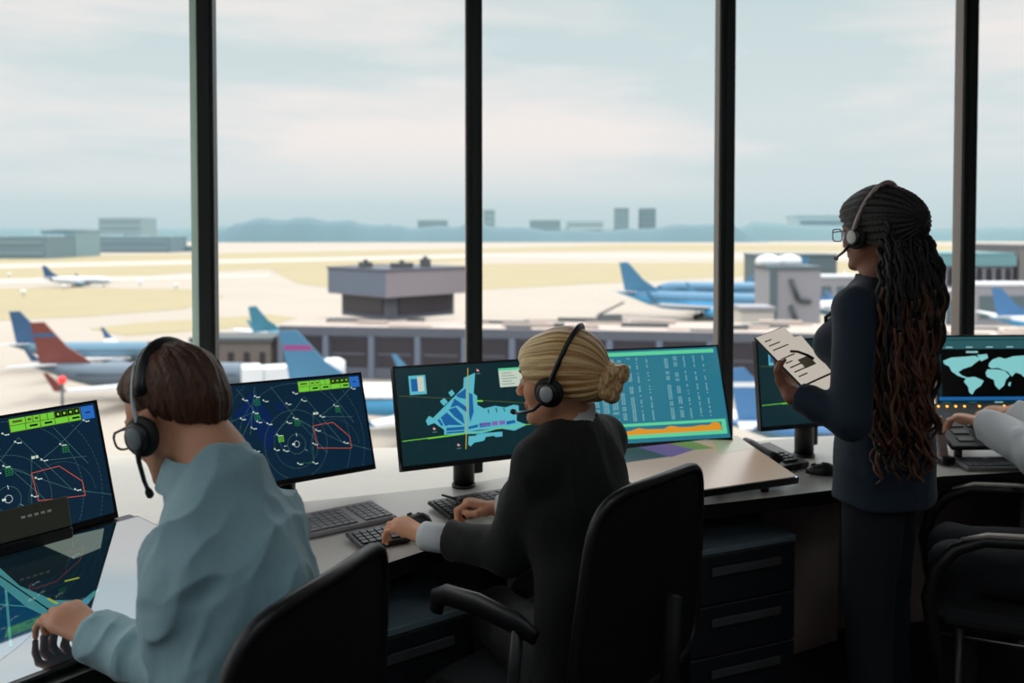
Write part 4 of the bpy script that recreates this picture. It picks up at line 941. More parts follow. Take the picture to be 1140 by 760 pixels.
def tintmat(name,c0,c1,rough,sub=0,bump=None,spec=.4,sheen=0,aniso=0):
    m=mat(name,c0,rough,spec=spec,sub=sub,bump=bump,sheen=sheen); n=m.node_tree.nodes; l=m.node_tree.links; b=n['Principled BSDF']
    a=n.new('ShaderNodeAttribute'); a.attribute_name='tint'; k=n.new('ShaderNodeMix'); k.data_type='RGBA'
    l.new(a.outputs['Fac'],k.inputs[0]); k.inputs[6].default_value=(*srgb(*c0),1); k.inputs[7].default_value=(*srgb(*c1),1); l.new(k.outputs[2],b.inputs['Base Color'])
    return m
def headM(c,F_,U_):
    F_=Vector(F_).normalized(); U_=Vector(U_); X=F_.cross(U_).normalized(); U_=X.cross(F_); M=Matrix((X,F_,U_)).transposed().to_4x4(); M.translation=Vector(c); return M
def head_sdf(f,M,s=1.0,fem=False):
    H=lambda x,y,z: M@Vector((x*s,y*s,z*s)); R3=M
    E=lambda c,r,k=.012,op='add': f.ell(H(*c),[q*s for q in r],R3,k,op)
    Cn=lambda a,b,ra,rb,k=.012,op='add': f.cone(H(*a),H(*b),ra*s,rb*s,k,None,op)
    E((0,-.018,.038),(.074,.094,.084)); E((0,.040,.035),(.060,.047,.058),.02); E((0,.028,-.03),(.058,.060,.078),.02)
    jw=.044 if fem else .050
    for q in (-1,1):
        Cn((q*jw,.005,-.045),(q*.020,.068,-.092),.022,.015,.02); E((q*.040,.060,-.020),(.022,.020,.026),.02)
        E((q*.032,.101,.006),(.017,.011,.010),.010,'sub')
        Cn((q*.018,.083,.022),(q*.045,.072,.020),.009,.008,.012)
        E((q*.0105,.101,-.031),(.008,.010,.007),.006)
        Cn((q*.076,-.002,.018),(q*.079,-.012,.022),.008,.008,.006); Cn((q*.079,-.014,.020),(q*.077,-.010,-.022),.007,.006,.006); Cn((q*.072,.0,.010),(q*.072,.002,-.018),.006,.005,.006)
    E((0,.078,-.094),(.017,.015,.014),.016)
    Cn((0,.088,.012),(0,.107,-.024),.0070,.0085,.010); E((0,.108,-.027),(.009,.008,.0075),.008)
    Cn((-.015,.087,-.0545),(.015,.087,-.0545),.006,.006,.008); Cn((-.013,.086,-.0645),(.013,.086,-.0645),.006,.006,.008)
    E((0,.096,-.0595),(.020,.004,.0012),.003,'sub')
def lips(M,s):
    Mi=np.array(M.inverted())
    def fn(P_):
        L_=P_@Mi[:3,:3].T+Mi[:3,3]; L_/=s
        d=np.sqrt((np.maximum(np.abs(L_[:,0])-.017,0))**2+((L_[:,1]-.094))**2+((L_[:,2]+.060)*.9)**2); return .55*np.clip((.0105-d)/.004,0,1)
    return fn
def eyes(M,s,parent,iris,brow):
    T_=Matrix.Translation(-parent.location)
    for q in (-1,1):
        m=MB(); Me=T_@M@Matrix.Scale(s,4)@Matrix.Translation((q*.032,.079,.006))@Matrix.Rotation(R(-90),4,'X')
        prof=[(.0005,-.012)]+[(.0122*math.sin(R(a)),-.0122*math.cos(R(a))) for a in range(20,150,12)]
        m.lathe(prof+[(.006,.0106)],mat('eye_white',(220,214,208),.2),16,Me); m.lathe([(.006,.0104),(.0055,.0115),(.001,.0122)],iris,14,Me); m.build('eye',parent)
        m=MB(); m.tube([T_@M@(Vector((q*x,y,z))*s) for x,y,z in ((.014,.094,.026),(.03,.092,.031),(.046,.080,.027))],[.0025,.0035,.0015],brow,6); m.build('eyebrow',parent)
def hand_sdf(f,W,d,n,side,curls,thumb=None,s=1.0):
    W=Vector(W); d=Vector(d).normalized(); n=Vector(n); n=(n-d*n.dot(d)).normalized(); t_=d.cross(n)*side
    offs=(.029,.010,-.009,-.027); fw=(.088,.092,.087,.078); ln=((.042,.026,.022),(.046,.029,.023),(.042,.027,.022),(.033,.020,.019)); rr_=(.0088,.009,.0086,.0074)
    f.cone(W-d*.02*s,W+d*.02*s,.026*s,.024*s,.01,(n,.75))
    f.cone(W+d*.02*s,W+d*.075*s,.030*s,.036*s,.012,(n,.42))
    for i in range(4):
        k_=W+(d*fw[i]+t_*offs[i])*s; f.cone(W+(d*.015+t_*offs[i]*.5)*s,k_,.013*s,.0105*s,.008)
        a=0; p=k_; r_=rr_[i]*s; sp=(i-1.3)*-.06
        for j in range(3):
            a+=R(curls[i][j]); dr=(d*math.cos(a)-n*math.sin(a)+t_*sp).normalized(); q=p+dr*ln[i][j]*s
            f.cone(p,q,r_,r_*.92,.003); r_*=.92; p=q
    th=thumb or ((.030,.030,-.008),(.062,.046,-.016),(.088,.046,-.022),(.108,.040,-.028))
    pts=[W+(d*.010+t_*.014)*s]+[W+(d*a_+t_*b_+n*c_)*s for a_,b_,c_ in th]
    f.chain(pts,[.016*s,.0145*s,.0112*s,.0102*s,.0085*s],.006)
def torso_sdf(f,J,off,F_,shr=.055,bust=0,hip=.165,waist=.135,chestr=.16,k=.05):
    P_=J; n=F_
    f.chain([P_['pelvis'],P_['waist'],P_['chest']],[hip+off,waist+off,chestr+off],k,(n,.66))
    up=P_['chest'].lerp(P_['neck'],.55)
    f.cone(P_['chest'],up,chestr+off,.105+off,k,(n,.68))
    for q in ('L','R'):
        f.cone(P_['chest'].lerp(P_['sh'+q],.55)+Vector((0,0,.02)),P_['sh'+q],.085+off,shr+off,k,(n,.85))
        f.cone(P_['neck']-Vector((0,0,.03)),P_['sh'+q]+Vector((0,0,.012)),.045+off,.040+off,.04)
    if bust:
        rt=Vector(F_).cross(Vector((0,0,1)))
        for q in (-1,1): f.ell(P_['chest']+Vector(F_)*.085+rt*q*.07-Vector((0,0,.01)),(.065+off,.055+off,.065+off),None,.05)
def arms_sdf(f,J,r,off,k=.02):
    for q in 'LR':
        f.cone(J['sh'+q],J['el'+q],r[0]+off,r[1]+off,k); f.cone(J['el'+q],J['wr'+q],r[1]+off*.8,r[2]+off*.5,k)
def bbox(pts,m):
    return [min(p[i] for p in pts)-m for i in range(3)],[max(p[i] for p in pts)+m for i in range(3)]
def folds(amp,sc,axis,seed=0.0,fine=.25):
    """creases running along axis"""
    a=V3(axis); a/=np.linalg.norm(a)
    def fn(x,y,z):
        t=x*a[0]+y*a[1]+z*a[2]
        ux,uy,uz=x-t*a[0]*.78,y-t*a[1]*.78,z-t*a[2]*.78
        w=vnoise(x*5+seed,y*5,z*5)*1.2
        n1=vnoise(ux*sc+w+seed,uy*sc+w+7,uz*sc+3+w); n2=vnoise(ux*sc*2.3+11,uy*sc*2.3+w*2,uz*sc*2.3+seed)
        return -amp*((1-np.abs(n1*2-1))**2-.35) - amp*fine*((1-np.abs(n2*2-1))**2-.4)
    return fn
def headset(label,M,s,tilt,width=.094,top=.142,capm=None,bandm=None,dual=True,boom=((-.100,.006,-.022),(-.094,.040,-.050),(-.070,.088,-.066),(-.050,.106,-.068)),bandr=.006,pad=0,cupy=0,cupz=0):
    t=thing('headset',label,'headset',M=M@Matrix.Scale(s,4)); bandm=bandm or blackp; capm=capm or mat('silver_grey_cap',(150,154,158),.35,.3)
    Rt=Matrix.Rotation(R(tilt),4,'X'); pts=[]
    for i in range(25):
        a=R(-96+192*i/24); pts.append(Rt@Vector((math.sin(a)*width*(1 if abs(math.sin(a))<.98 else .985),0,max(-.01,(math.cos(a)*(top+.01)-.008)))))
    m=MB(); m.tube(pts,bandr,bandm,8,flat=1.6); m.build('headband',t)
    if pad: m=MB(); m.tube([p*.985+Vector((0,-.020,-.003)) for p in pts[4:21]],.012,blackp,10,flat=1.2); m.build('headband_pad',t)
    for q in ((-1,1) if dual else (-1,)):
        m=MB(); Mx=Matrix.Translation((q*.080,cupy,-.008+cupz))@Matrix.Rotation(q*R(90),4,'Y')
        m.lathe([(.024,-.004),(.034,0),(.037,.007),(.034,.014),(.026,.017)],mat('black_ear_cushion',(16,16,17),.7),24,Mx); m.build('ear_cushion',t)
        m=MB(); m.lathe([(.027,.014),(.027,.022),(.022,.026)],blackp,24,Mx); m.build('ear_cup',t)
        m=MB(); m.lathe([(.0205,.024),(.0200,.0275),(.016,.0295),(.004,.0305)],capm,24,Mx@Matrix.Scale(.82,4,(0,1,0))); m.build('ear_cap',t)
    m=MB(); m.tube(boom,[.0055,.0042,.0038,.0038],blackp,8); b=m.build('microphone_boom',t)
    e=Vector(boom[-1]); dr=(e-Vector(boom[-2])).normalized(); m=MB(); m.tube([e-dr*.004,e+dr*.004,e+dr*.014,e+dr*.018],[.005,.0068,.0068,.004],mat('microphone_foam',(30,36,38),.8),10); m.build('microphone_tip',b)
    return t
def glasses(label,M,s,mt,y=.113,sq=.6,w=.025,h=.018,r=.0013,drop=0):
    t=thing('eyeglasses',label,'glasses',M=M@Matrix.Scale(s,4))
    for q in (-1,1):
        pts=[]
        for i in range(24):
            a=2*math.pi*i/24; c_,s_=math.cos(a),math.sin(a); pts.append((q*.033+math.copysign(abs(c_)**sq,c_)*w,y-.006*abs(math.copysign(abs(c_)**sq,c_)*.5+.5*q*1) , .004-drop+math.copysign(abs(s_)**sq,s_)*h))
        m=MB(); m.tube(pts,r,mt,6,True); m.build('rim',t)
        m=MB(); m.add([(p[0],p[1],p[2]) for p in pts],[tuple(range(24))],gm); m.build('lens',t)
        m=MB(); m.tube([(q*(.033+w),y-.008,.012-drop),(q*.074,y-.03,.013),(q*.080,.0,.014),(q*.078,-.022,.0)],r*1.2,mt,6); m.build('temple_arm',t)
    m=MB(); m.tube([(-.009,y-.002,.008-drop),(0,y+.002,.011-drop),(.009,y-.002,.008-drop)],r,mt,6); m.build('bridge',t); return t
skinA=tintmat('fair_skin',(206,150,120),(184,96,84),.5,sub=.12,bump=(120,.05)); skinB=tintmat('warm_fair_skin',(222,160,124),(196,100,88),.5,sub=.12,bump=(120,.05)); skinC=tintmat('brown_skin',(140,88,66),(120,62,56),.45,sub=.1,bump=(120,.05))
brn=mat('brown_iris',(60,40,26),.2); blui=mat('blue_iris',(70,110,140),.2)
def Vv(*a): return Vector(a)
def legs(name,J,mt,parent,off=.012,r=(.085,.062,.045),h=.008,lo_cut=None):
    pts=[J[k] for k in ('hipL','hipR','kneeL','kneeR','ankL','ankR','pelvis')]; lo,hi=bbox(pts,.2); lo[2]=max(lo[2],.03)
    f=Field(lo,hi,h)
    f.cone(J['pelvis'],J['pelvis']+Vv(0,0,.10),.165,.15,.04,(J['F'],.7))
    for q in 'LR':
        f.cone(J['pelvis'].lerp(J['hip'+q],.9),J['knee'+q],r[0]+off,r[1]+off,.04); f.cone(J['knee'+q],J['ank'+q],r[1]+off,r[2]+off,.02)
    f.disp(folds(.006,9,(0,0,1),3.0)); return f.mesh(name,mt,parent)
def shoes(J,parent,mt,heel=0):
    T_=Matrix.Translation(-parent.location)
    for q in 'LR':
        a=J['ank'+q]; d=Vector((J['F'][0],J['F'][1],0)).normalized(); g=a.z-.07
        f=Field(*bbox([Vv(a.x,a.y,.0),Vv(a.x,a.y,.1)+d*.22],.09),.005)
        b=Vv(a.x,a.y,.0)
        f.chain([b-d*.03+Vv(0,0,.035+heel),b+d*.06+Vv(0,0,.034+heel*.6),b+d*.15+Vv(0,0,.028)],[.034,.036,.030],.01); f.cone(Vv(a.x,a.y,.05+heel),Vv(a.x,a.y,.10+heel),.033,.034,.02)
        f.plane((0,0,.004),(0,0,-1),.002)
        f.mesh('shoe',mt,parent)
shoem=mat('black_shoe_leather',(18,18,20),.35)
# ---------------------------------------------------------------- man in the blue shirt
def person(label,loc,cat='person'): return thing('person',label,cat,(loc[0],loc[1],0))
shirtm=mat('blue_grey_shirt_cotton',(138,174,182),.75,sheen=.2,bump=(14,1.0,(1,1,.4)),noise=(9,.05))
darkt=mat('dark_trouser_cloth',(26,28,34),.85,bump=(300,.1)); 
def man():
    F_=FM; rt=F_.cross(Vv(0,0,1)); J={'F':F_}
    J['pelvis']=Vv(-.47,1.53,.55); J['waist']=Vv(-.475,1.545,.74); J['chest']=Vv(-.495,1.575,.96); J['neck']=Vv(-.538,1.625,1.158)
    J['shL']=Vv(-.540,1.490,1.050); J['shR']=Vv(-.470,1.745,1.015)
    J['elL']=Vv(-.556,1.595,.792); J['wrL']=Vv(-.823,1.755,.802); J['elR']=Vv(-.50,1.86,.76); J['wrR']=Vv(-.66,1.85,.63)
    J['hipL']=J['pelvis']-rt*.09; J['hipR']=J['pelvis']+rt*.09
    J['kneeL']=J['hipL']+F_*.43+Vv(0,0,-.02); J['kneeR']=J['hipR']+F_*.43+Vv(0,0,-.02); J['ankL']=J['kneeL']+Vv(0,0,-.42)+F_*.02; J['ankR']=J['kneeR']+Vv(0,0,-.42)+F_*.04
    t=person('man with short brown hair, glasses and blue-grey shirt seated leaning over the glossy table',J['pelvis'])
    hm=headM((-.618,1.655,1.256),(-.84,.38,-.39),(-.34,.13,.92)); s=1.0
    f=Field(*bbox([J[k] for k in ('neck','shL','shR','elL','elR','wrL','wrR')]+[hm@Vv(0,0,.1),Vv(-.96,1.8,.77),J['chest']],.14),.0034)
    head_sdf(f,hm,s)
    f.cone(hm@Vv(0,-.030,-.035),J['neck']+Vv(0,0,.02),.054,.057,.02); f.cone(J['neck'],J['chest'],.06,.12,.05,(F_,.66))
    for q in 'LR': f.cone(J['neck']-Vv(0,0,.02),J['sh'+q],.045,.045,.04)
    arms_sdf(f,J,(.046,.040,.027),0)
    hand_sdf(f,J['wrL'],(-.80,.36,.24),(.2,-.35,.93),1,((33,66,38),(32,66,38),(28,62,36),(12,50,30)),thumb=((.03,.03,-.01),(.06,.042,-.026),(.082,.036,-.040),(.098,.026,-.05)),s=1.1)
    hand_sdf(f,J['wrR'],(-.93,.2,-.1),(0,0,1),-1,((20,30,20),)*4)
    b=f.mesh('body',skinA,t,lips(hm,s))
    eyes(hm,s,t,brn,mat('brown_eyebrow_hair',(60,42,30),.8))
    # shirt
    f=Field(*bbox([J[k] for k in ('pelvis','neck','shL','shR','elL','elR','wrL','wrR')],.2),.0036)
    torso_sdf(f,J,.012,F_,.050,hip=.155,waist=.15,chestr=.150,k=.05)
    arms_sdf(f,J,(.050,.047,.038),.014,.025)
    # drooping cloth under the arm and at the back
    f.cone(J['chest']-F_*.05,J['waist']-F_*.07,.10,.10,.06)
    ncol=(hm@Vv(0,-.03,-.09))
    cA=J['neck']+Vv(-.010,.0,.004); cax=(ncol-J['neck']).normalized()
    f.cone(cA-cax*.03,cA-cax*.004,.082,.074,.02)
    f.plane(J['pelvis']-Vv(0,0,.04),(0,0,-1)); 
    dq=(J['wrL']-J['elL']).normalized(); f.plane(J['wrL']-dq*.012,dq,.003,*bbox([J['wrL']],.09)); dq=(J['wrR']-J['elR']).normalized(); f.plane(J['wrR']-dq*.012,dq,.003,*bbox([J['wrR']],.07))
    f.disp(folds(.013,10,(.5,.35,1),2.0,.6),.045)
    dL=(J['elL']-J['wrL']).normalized()
    # cuff
    f.cone(J['wrL']+dL*.02,J['wrL']+dL*.075,.046,.047,.004)
    # open neck
    c0=cA-cax*.012; f.cone(c0,c0+cax*.10,.070,.078,.004,None,'sub')
    sh=f.mesh('shirt',shirtm,t,smooth=1)
    # collar as a stand-up band
    m=MB(); T_=Matrix.Translation(-t.location); Mc=frame(cA+cax*.006,F_,cax); n=28; vs=[]
    for rad,z in ((.074,-.02),(.070,.034),(.077,.037),(.099,-.020)):
        for i in range(n+1):
            a=R(18+324*i/n); vs.append(Mc@Vv(rad*math.cos(a),rad*.92*math.sin(a),z))
    m.add(vs,[(k*(n+1)+i,k*(n+1)+i+1,(k+1)*(n+1)+i+1,(k+1)*(n+1)+i) for k in range(3) for i in range(n)],shirtm,True); m.build('collar',sh)
    # hair
    f=Field(*bbox([hm@Vv(0,0,.03)],.17),.003)
    H=lambda x,y,z: hm@(Vv(x,y,z)*s)
    f.ell(H(0,-.014,.046),(.083*s,.100*s,.092*s),hm,.02); f.ell(H(0,.045,.068),(.066*s,.052*s,.046*s),hm,.02); f.ell(H(0,-.064,-.004),(.054*s,.039*s,.052*s),hm,.03); f.cone(H(0,-.054,-.0),H(0,-.040,-.075),.051,.047,.02)
    f.chain([H(-.01,.055,.10),H(-.015,.100,.082),H(-.012,.118,.052)],[.022,.016,.006],.02); f.chain([H(.02,.055,.10),H(.02,.098,.085),H(.025,.110,.06)],[.024,.015,.006],.02)
    R3=hm.to_3x3()
    f.plane(H(0,.074,.060),R3@Vv(0,.55,-.84),.006); 
    f.plane(H(0,-.01,.006),R3@Vv(0,.69,-.72),.02)
    f.plane(H(0,-.10,-.078),R3@Vv(0,0,-1),.02)
    for q in (-1,1): f.ell(H(q*.085,-.004,-.004),(.022,.026,.034),hm,.006,'sub')
    Mi=np.array(hm.inverted())
    def hd(x,y,z):
        p=np.stack([x,y,z],1)@Mi[:3,:3].T+Mi[:3,3]; th_=np.arctan2(p[:,0],-(p[:,1]-.0)); el=p[:,2]
        w=vnoise(p[:,0]*30,p[:,1]*30,p[:,2]*30)*1.5; return -.0035*(vnoise(th_*22+w,el*14,w*0+2)-.5)*2-.003*(vnoise(p[:,0]*60,p[:,1]*60,p[:,2]*28)-.5)
    f.disp(hd); f.disp(lambda x,y,z:.013*np.clip((.015-(np.stack([x,y,z],1)@Mi[:3,:3].T+Mi[:3,3])[:,2])/.085,0,1)**1.3*((np.stack([x,y,z],1)@Mi[:3,:3].T+Mi[:3,3])[:,1]<.05),.04)
    def hc(P_):
        p=P_@Mi[:3,:3].T+Mi[:3,3]; th_=np.arctan2(p[:,0],-p[:,1]); return np.clip(vnoise(th_*40,p[:,2]*20,p[:,1]*8)*.8,0,1)
    f.mesh('hair',tintmat('brown_hair',(46,27,17),(102,60,36),.5,bump=(160,.5,(1,1,.25))),t,hc)
    legs('trousers',J,darkt,t); shoes(J,t,shoem)
    headset('headset with grey ear cap worn by the man in the blue shirt',hm,s,2,.095,.140,mat('dull_grey_cap',(104,116,122),.4),mat('pale_silver_band',(176,180,180),.35,.4),boom=((-.104,.004,-.020),(-.100,.018,-.055),(-.086,.036,-.088),(-.070,.052,-.106)),bandr=.0034,pad=1,cupy=.006,cupz=-.006)
    glasses('thin dark-framed glasses on the seated man\'s face',hm,s,mat('dark_maroon_frame',(70,36,40),.4),.112,.7,.026,.018,.0021,.004)
man()
# ---------------------------------------------------------------- blonde woman
jackm=mat('black_suit_cloth',(13,13,15),.85,sheen=.05,bump=(60,.15)); shw=mat('white_shirt_cotton',(206,208,210),.7)
def blonde():
    F_=FB; rt=F_.cross(Vv(0,0,1)); J={'F':F_}
    J['pelvis']=Vv(.185,2.155,.55); J['waist']=Vv(.18,2.16,.74); J['chest']=Vv(.158,2.215,.93); J['neck']=Vv(.148,2.245,1.122)
    J['shL']=Vv(.066,2.125,1.042); J['shR']=Vv(.240,2.36,1.045)
    J['elL']=Vv(-.004,2.20,.815); J['wrL']=Vv(-.234,2.345,.800); J['elR']=Vv(.20,2.56,.83); J['wrR']=Vv(-.045,2.61,.790)
    J['hipL']=J['pelvis']-rt*.085; J['hipR']=J['pelvis']+rt*.085
    J['kneeL']=J['hipL']+Vv(-.17,.38,-.02); J['kneeR']=J['hipR']+Vv(-.17,.38,-.02); J['ankL']=J['kneeL']+Vv(.02,-.03,-.41); J['ankR']=J['kneeR']+Vv(.02,-.03,-.41)
    t=person('blonde woman with low bun, headset and black jacket typing with her back to the camera',J['pelvis'])
    hm=headM((.118,2.21,1.232),(-.93,.36,-.05),(-.10,-.04,.99)); s=1.0
    f=Field(*bbox([J[k] for k in ('neck','shL','shR','elL','elR','wrL','wrR')]+[hm@Vv(0,0,.1),Vv(-.34,2.45,.77),J['chest']],.13),.0034)
    head_sdf(f,hm,s,True)
    f.cone(hm@Vv(0,-.025,-.03),J['neck']+Vv(0,0,.01),.047,.052,.02); f.cone(J['neck'],J['chest'],.055,.11,.05,(F_,.66))
    for q in 'LR': f.cone(J['neck']-Vv(0,0,.02),J['sh'+q],.04,.04,.04)
    arms_sdf(f,J,(.040,.034,.024),0)
    hand_sdf(f,J['wrL'],(-.82,.48,.22),(.15,-.30,.94),1,((30,45,25),(34,48,28),(36,48,28),(30,40,25)),thumb=((.03,.028,-.012),(.058,.036,-.03),(.076,.030,-.044),(.09,.022,-.05)),s=.94)
    hand_sdf(f,J['wrR'],(-.95,.10,.20),(.1,.15,.97),-1,((45,55,35),(45,60,35),(45,60,35),(45,55,30)),thumb=((.028,.030,-.012),(.055,.046,-.022),(.080,.040,-.030),(.098,.026,-.032)),s=.92)
    f.mesh('body',skinB,t,lips(hm,s)); eyes(hm,s,t,blui,mat('blond_eyebrow_hair',(130,100,66),.8))
    # jacket
    f=Field(*bbox([J[k] for k in ('pelvis','neck','shL','shR','elL','elR','wrL','wrR')],.2),.0045)
    torso_sdf(f,J,.014,F_,.046,1,hip=.17,waist=.125,chestr=.145)
    arms_sdf(f,J,(.046,.044,.038),.014,.025)
    cax=(hm@Vv(0,-.03,-.09)-J['neck']).normalized()
    f.cone(J['neck']-Vv(0,0,.035),J['neck']-Vv(0,0,.014),.074,.062,.02)
    f.plane(J['pelvis']-Vv(0,0,.07),(0,0,-1))
    for q,b in (('L',.085),('R',.05)): dq=(J['wr'+q]-J['el'+q]).normalized(); f.plane(J['wr'+q]-dq*b,dq,.003,*bbox([J['wr'+q]],.08))
    f.disp(folds(.007,10,(.1,.1,1),5.0,.2),.03)
    f.cone(J['neck']+Vv(-.004,0,-.012),J['neck']+Vv(-.01,0,.10),.067,.074,.004,None,'sub')
    jk=f.mesh('jacket',jackm,t)
    T_=Matrix.Translation(-t.location)
    # shirt collar and cuffs
    Mc=frame(J['neck']+Vv(-.012,-.006,.024),F_,cax); n=30; m=MB(); vs=[]
    for rad,z in ((.058,-.03),(.058,.026),(.064,.030),(.076,-.016)):
        for i in range(n+1): a=R(14+332*i/n); vs.append(Mc@Vv(rad*math.cos(a),rad*.94*math.sin(a),z))
    m.add(vs,[(k*(n+1)+i,k*(n+1)+i+1,(k+1)*(n+1)+i+1,(k+1)*(n+1)+i) for k in range(3) for i in range(n)],shw,True,T_); m.build('shirt_collar',t)
    for q in 'LR':
        dq=(J['wr'+q]-J['el'+q]).normalized(); w_=J['wr'+q]; m=MB(); m.tube([T_@(w_-dq*.115),T_@(w_-dq*.02),T_@(w_-dq*.004),T_@(w_-dq*.006)],[.036,.0375,.0375,.031],shw,20,cap=True); m.build('shirt_cuff',t)
    # hair
    f=Field(*bbox([hm@Vv(0,-.03,.02)],.19),.0028); H=lambda x,y,z: hm@(Vv(x,y,z)*s); R3=hm.to_3x3()
    f.ell(H(0,-.020,.040),(.086,.108,.096),hm,.02); f.ell(H(0,.048,.060),(.067,.050,.050),hm,.02); f.ell(H(0,-.075,.0),(.062,.055,.052),hm,.03)
    for q in (-1,1): f.ell(H(q*.060,.045,.030),(.020,.038,.040),hm,.02)
    f.plane(H(0,.082,.045),R3@Vv(0,.72,-.69),.006)
    f.plane(H(0,-.01,-.022),R3@Vv(0,.30,-.95),.006); f.plane(H(0,-.1,-.056),R3@Vv(0,0,-1),.008)
    for q in (-1,1): f.ell(H(q*.085,.0,-.020),(.020,.022,.026),hm,.006,'sub')
    B=Vv(0,-.148,.012); Mi=np.array(hm.inverted())
    def loc(x,y,z): return np.stack([x,y,z],1)@Mi[:3,:3].T+Mi[:3,3]
    def ang(p):
        a=np.arctan2(p[:,0],(p[:,2]-.012)); return a
    def hd(x,y,z):
        p=loc(x,y,z); a=ang(p); w=vnoise(p[:,0]*14,p[:,1]*14,p[:,2]*14)*1.6
        return -.0042*(vnoise(a*9+w+20,p[:,1]*5+9,a*0+1)-.5)-.0022*(vnoise(a*26+w*2+30,p[:,1]*8+9,a*0+4)-.5)
    f.disp(hd)
    f.mesh('hair',tintmat('blond_hair',(172,122,70),(250,220,164),.38,bump=(200,.25)),t,lambda P_: np.clip((vnoise(ang(P_@Mi[:3,:3].T+Mi[:3,3])*30+40,(P_@Mi[:3,:3].T+Mi[:3,3])[:,1]*6+9,np.zeros(len(P_)))*1.3-.2)+np.clip((P_@Mi[:3,:3].T+Mi[:3,3])[:,1]*6,-.25,.3),0,1))
    # coiled bun
    f=Field(*bbox([H(0,-.14,.0)],.08),.0022)
    n=40
    for tn,(r0,rt_,ph,zc) in enumerate(((.018,.017,0,0),(.031,.019,2.4,-.006))):
        pts=[]
        for i in range(15):
            a=ph+i/14*2*math.pi*1.02; pts.append(H(math.sin(a)*r0,-.134-.006*math.cos(2*a)-tn*-.010+.004*math.sin(a*3),.004+zc+math.cos(a)*r0*1.05))
        f.chain(pts,[rt_]*15,.004)
    f.ell(H(.004,-.156,.018),(.028,.020,.024),hm,.006); f.ell(H(0,-.135,.0),(.026,.022,.028),hm,.01)
    f.chain([H(-.02,-.150,.034),H(0,-.164,.030),H(.02,-.150,.012)],[.009,.012,.009],.004)
    def bd(x,y,z):
        p=loc(x,y,z); a=np.arctan2(p[:,0],p[:,2]-.004); r_=np.hypot(p[:,0],p[:,2]-.004); return -.0016*(vnoise(r_*420+a*2.2+10,p[:,1]*120+20,a*1.5+20)-.5)
    f.disp(bd)
    f.mesh('hair_bun',MATS['blond_hair'],t,lambda P_: np.clip(vnoise(P_[:,0]*260,P_[:,1]*260,P_[:,2]*120)*1.1-.15,0,1))
    legs('trousers',J,jackm,t); shoes(J,t,shoem)
    headset('black headset with silver ear cap over the blonde hair',hm,s,24,.095,.145,mat('silver_grey_cap',(170,170,172),.35,.3),blackp,bandr=.0065)
blonde()
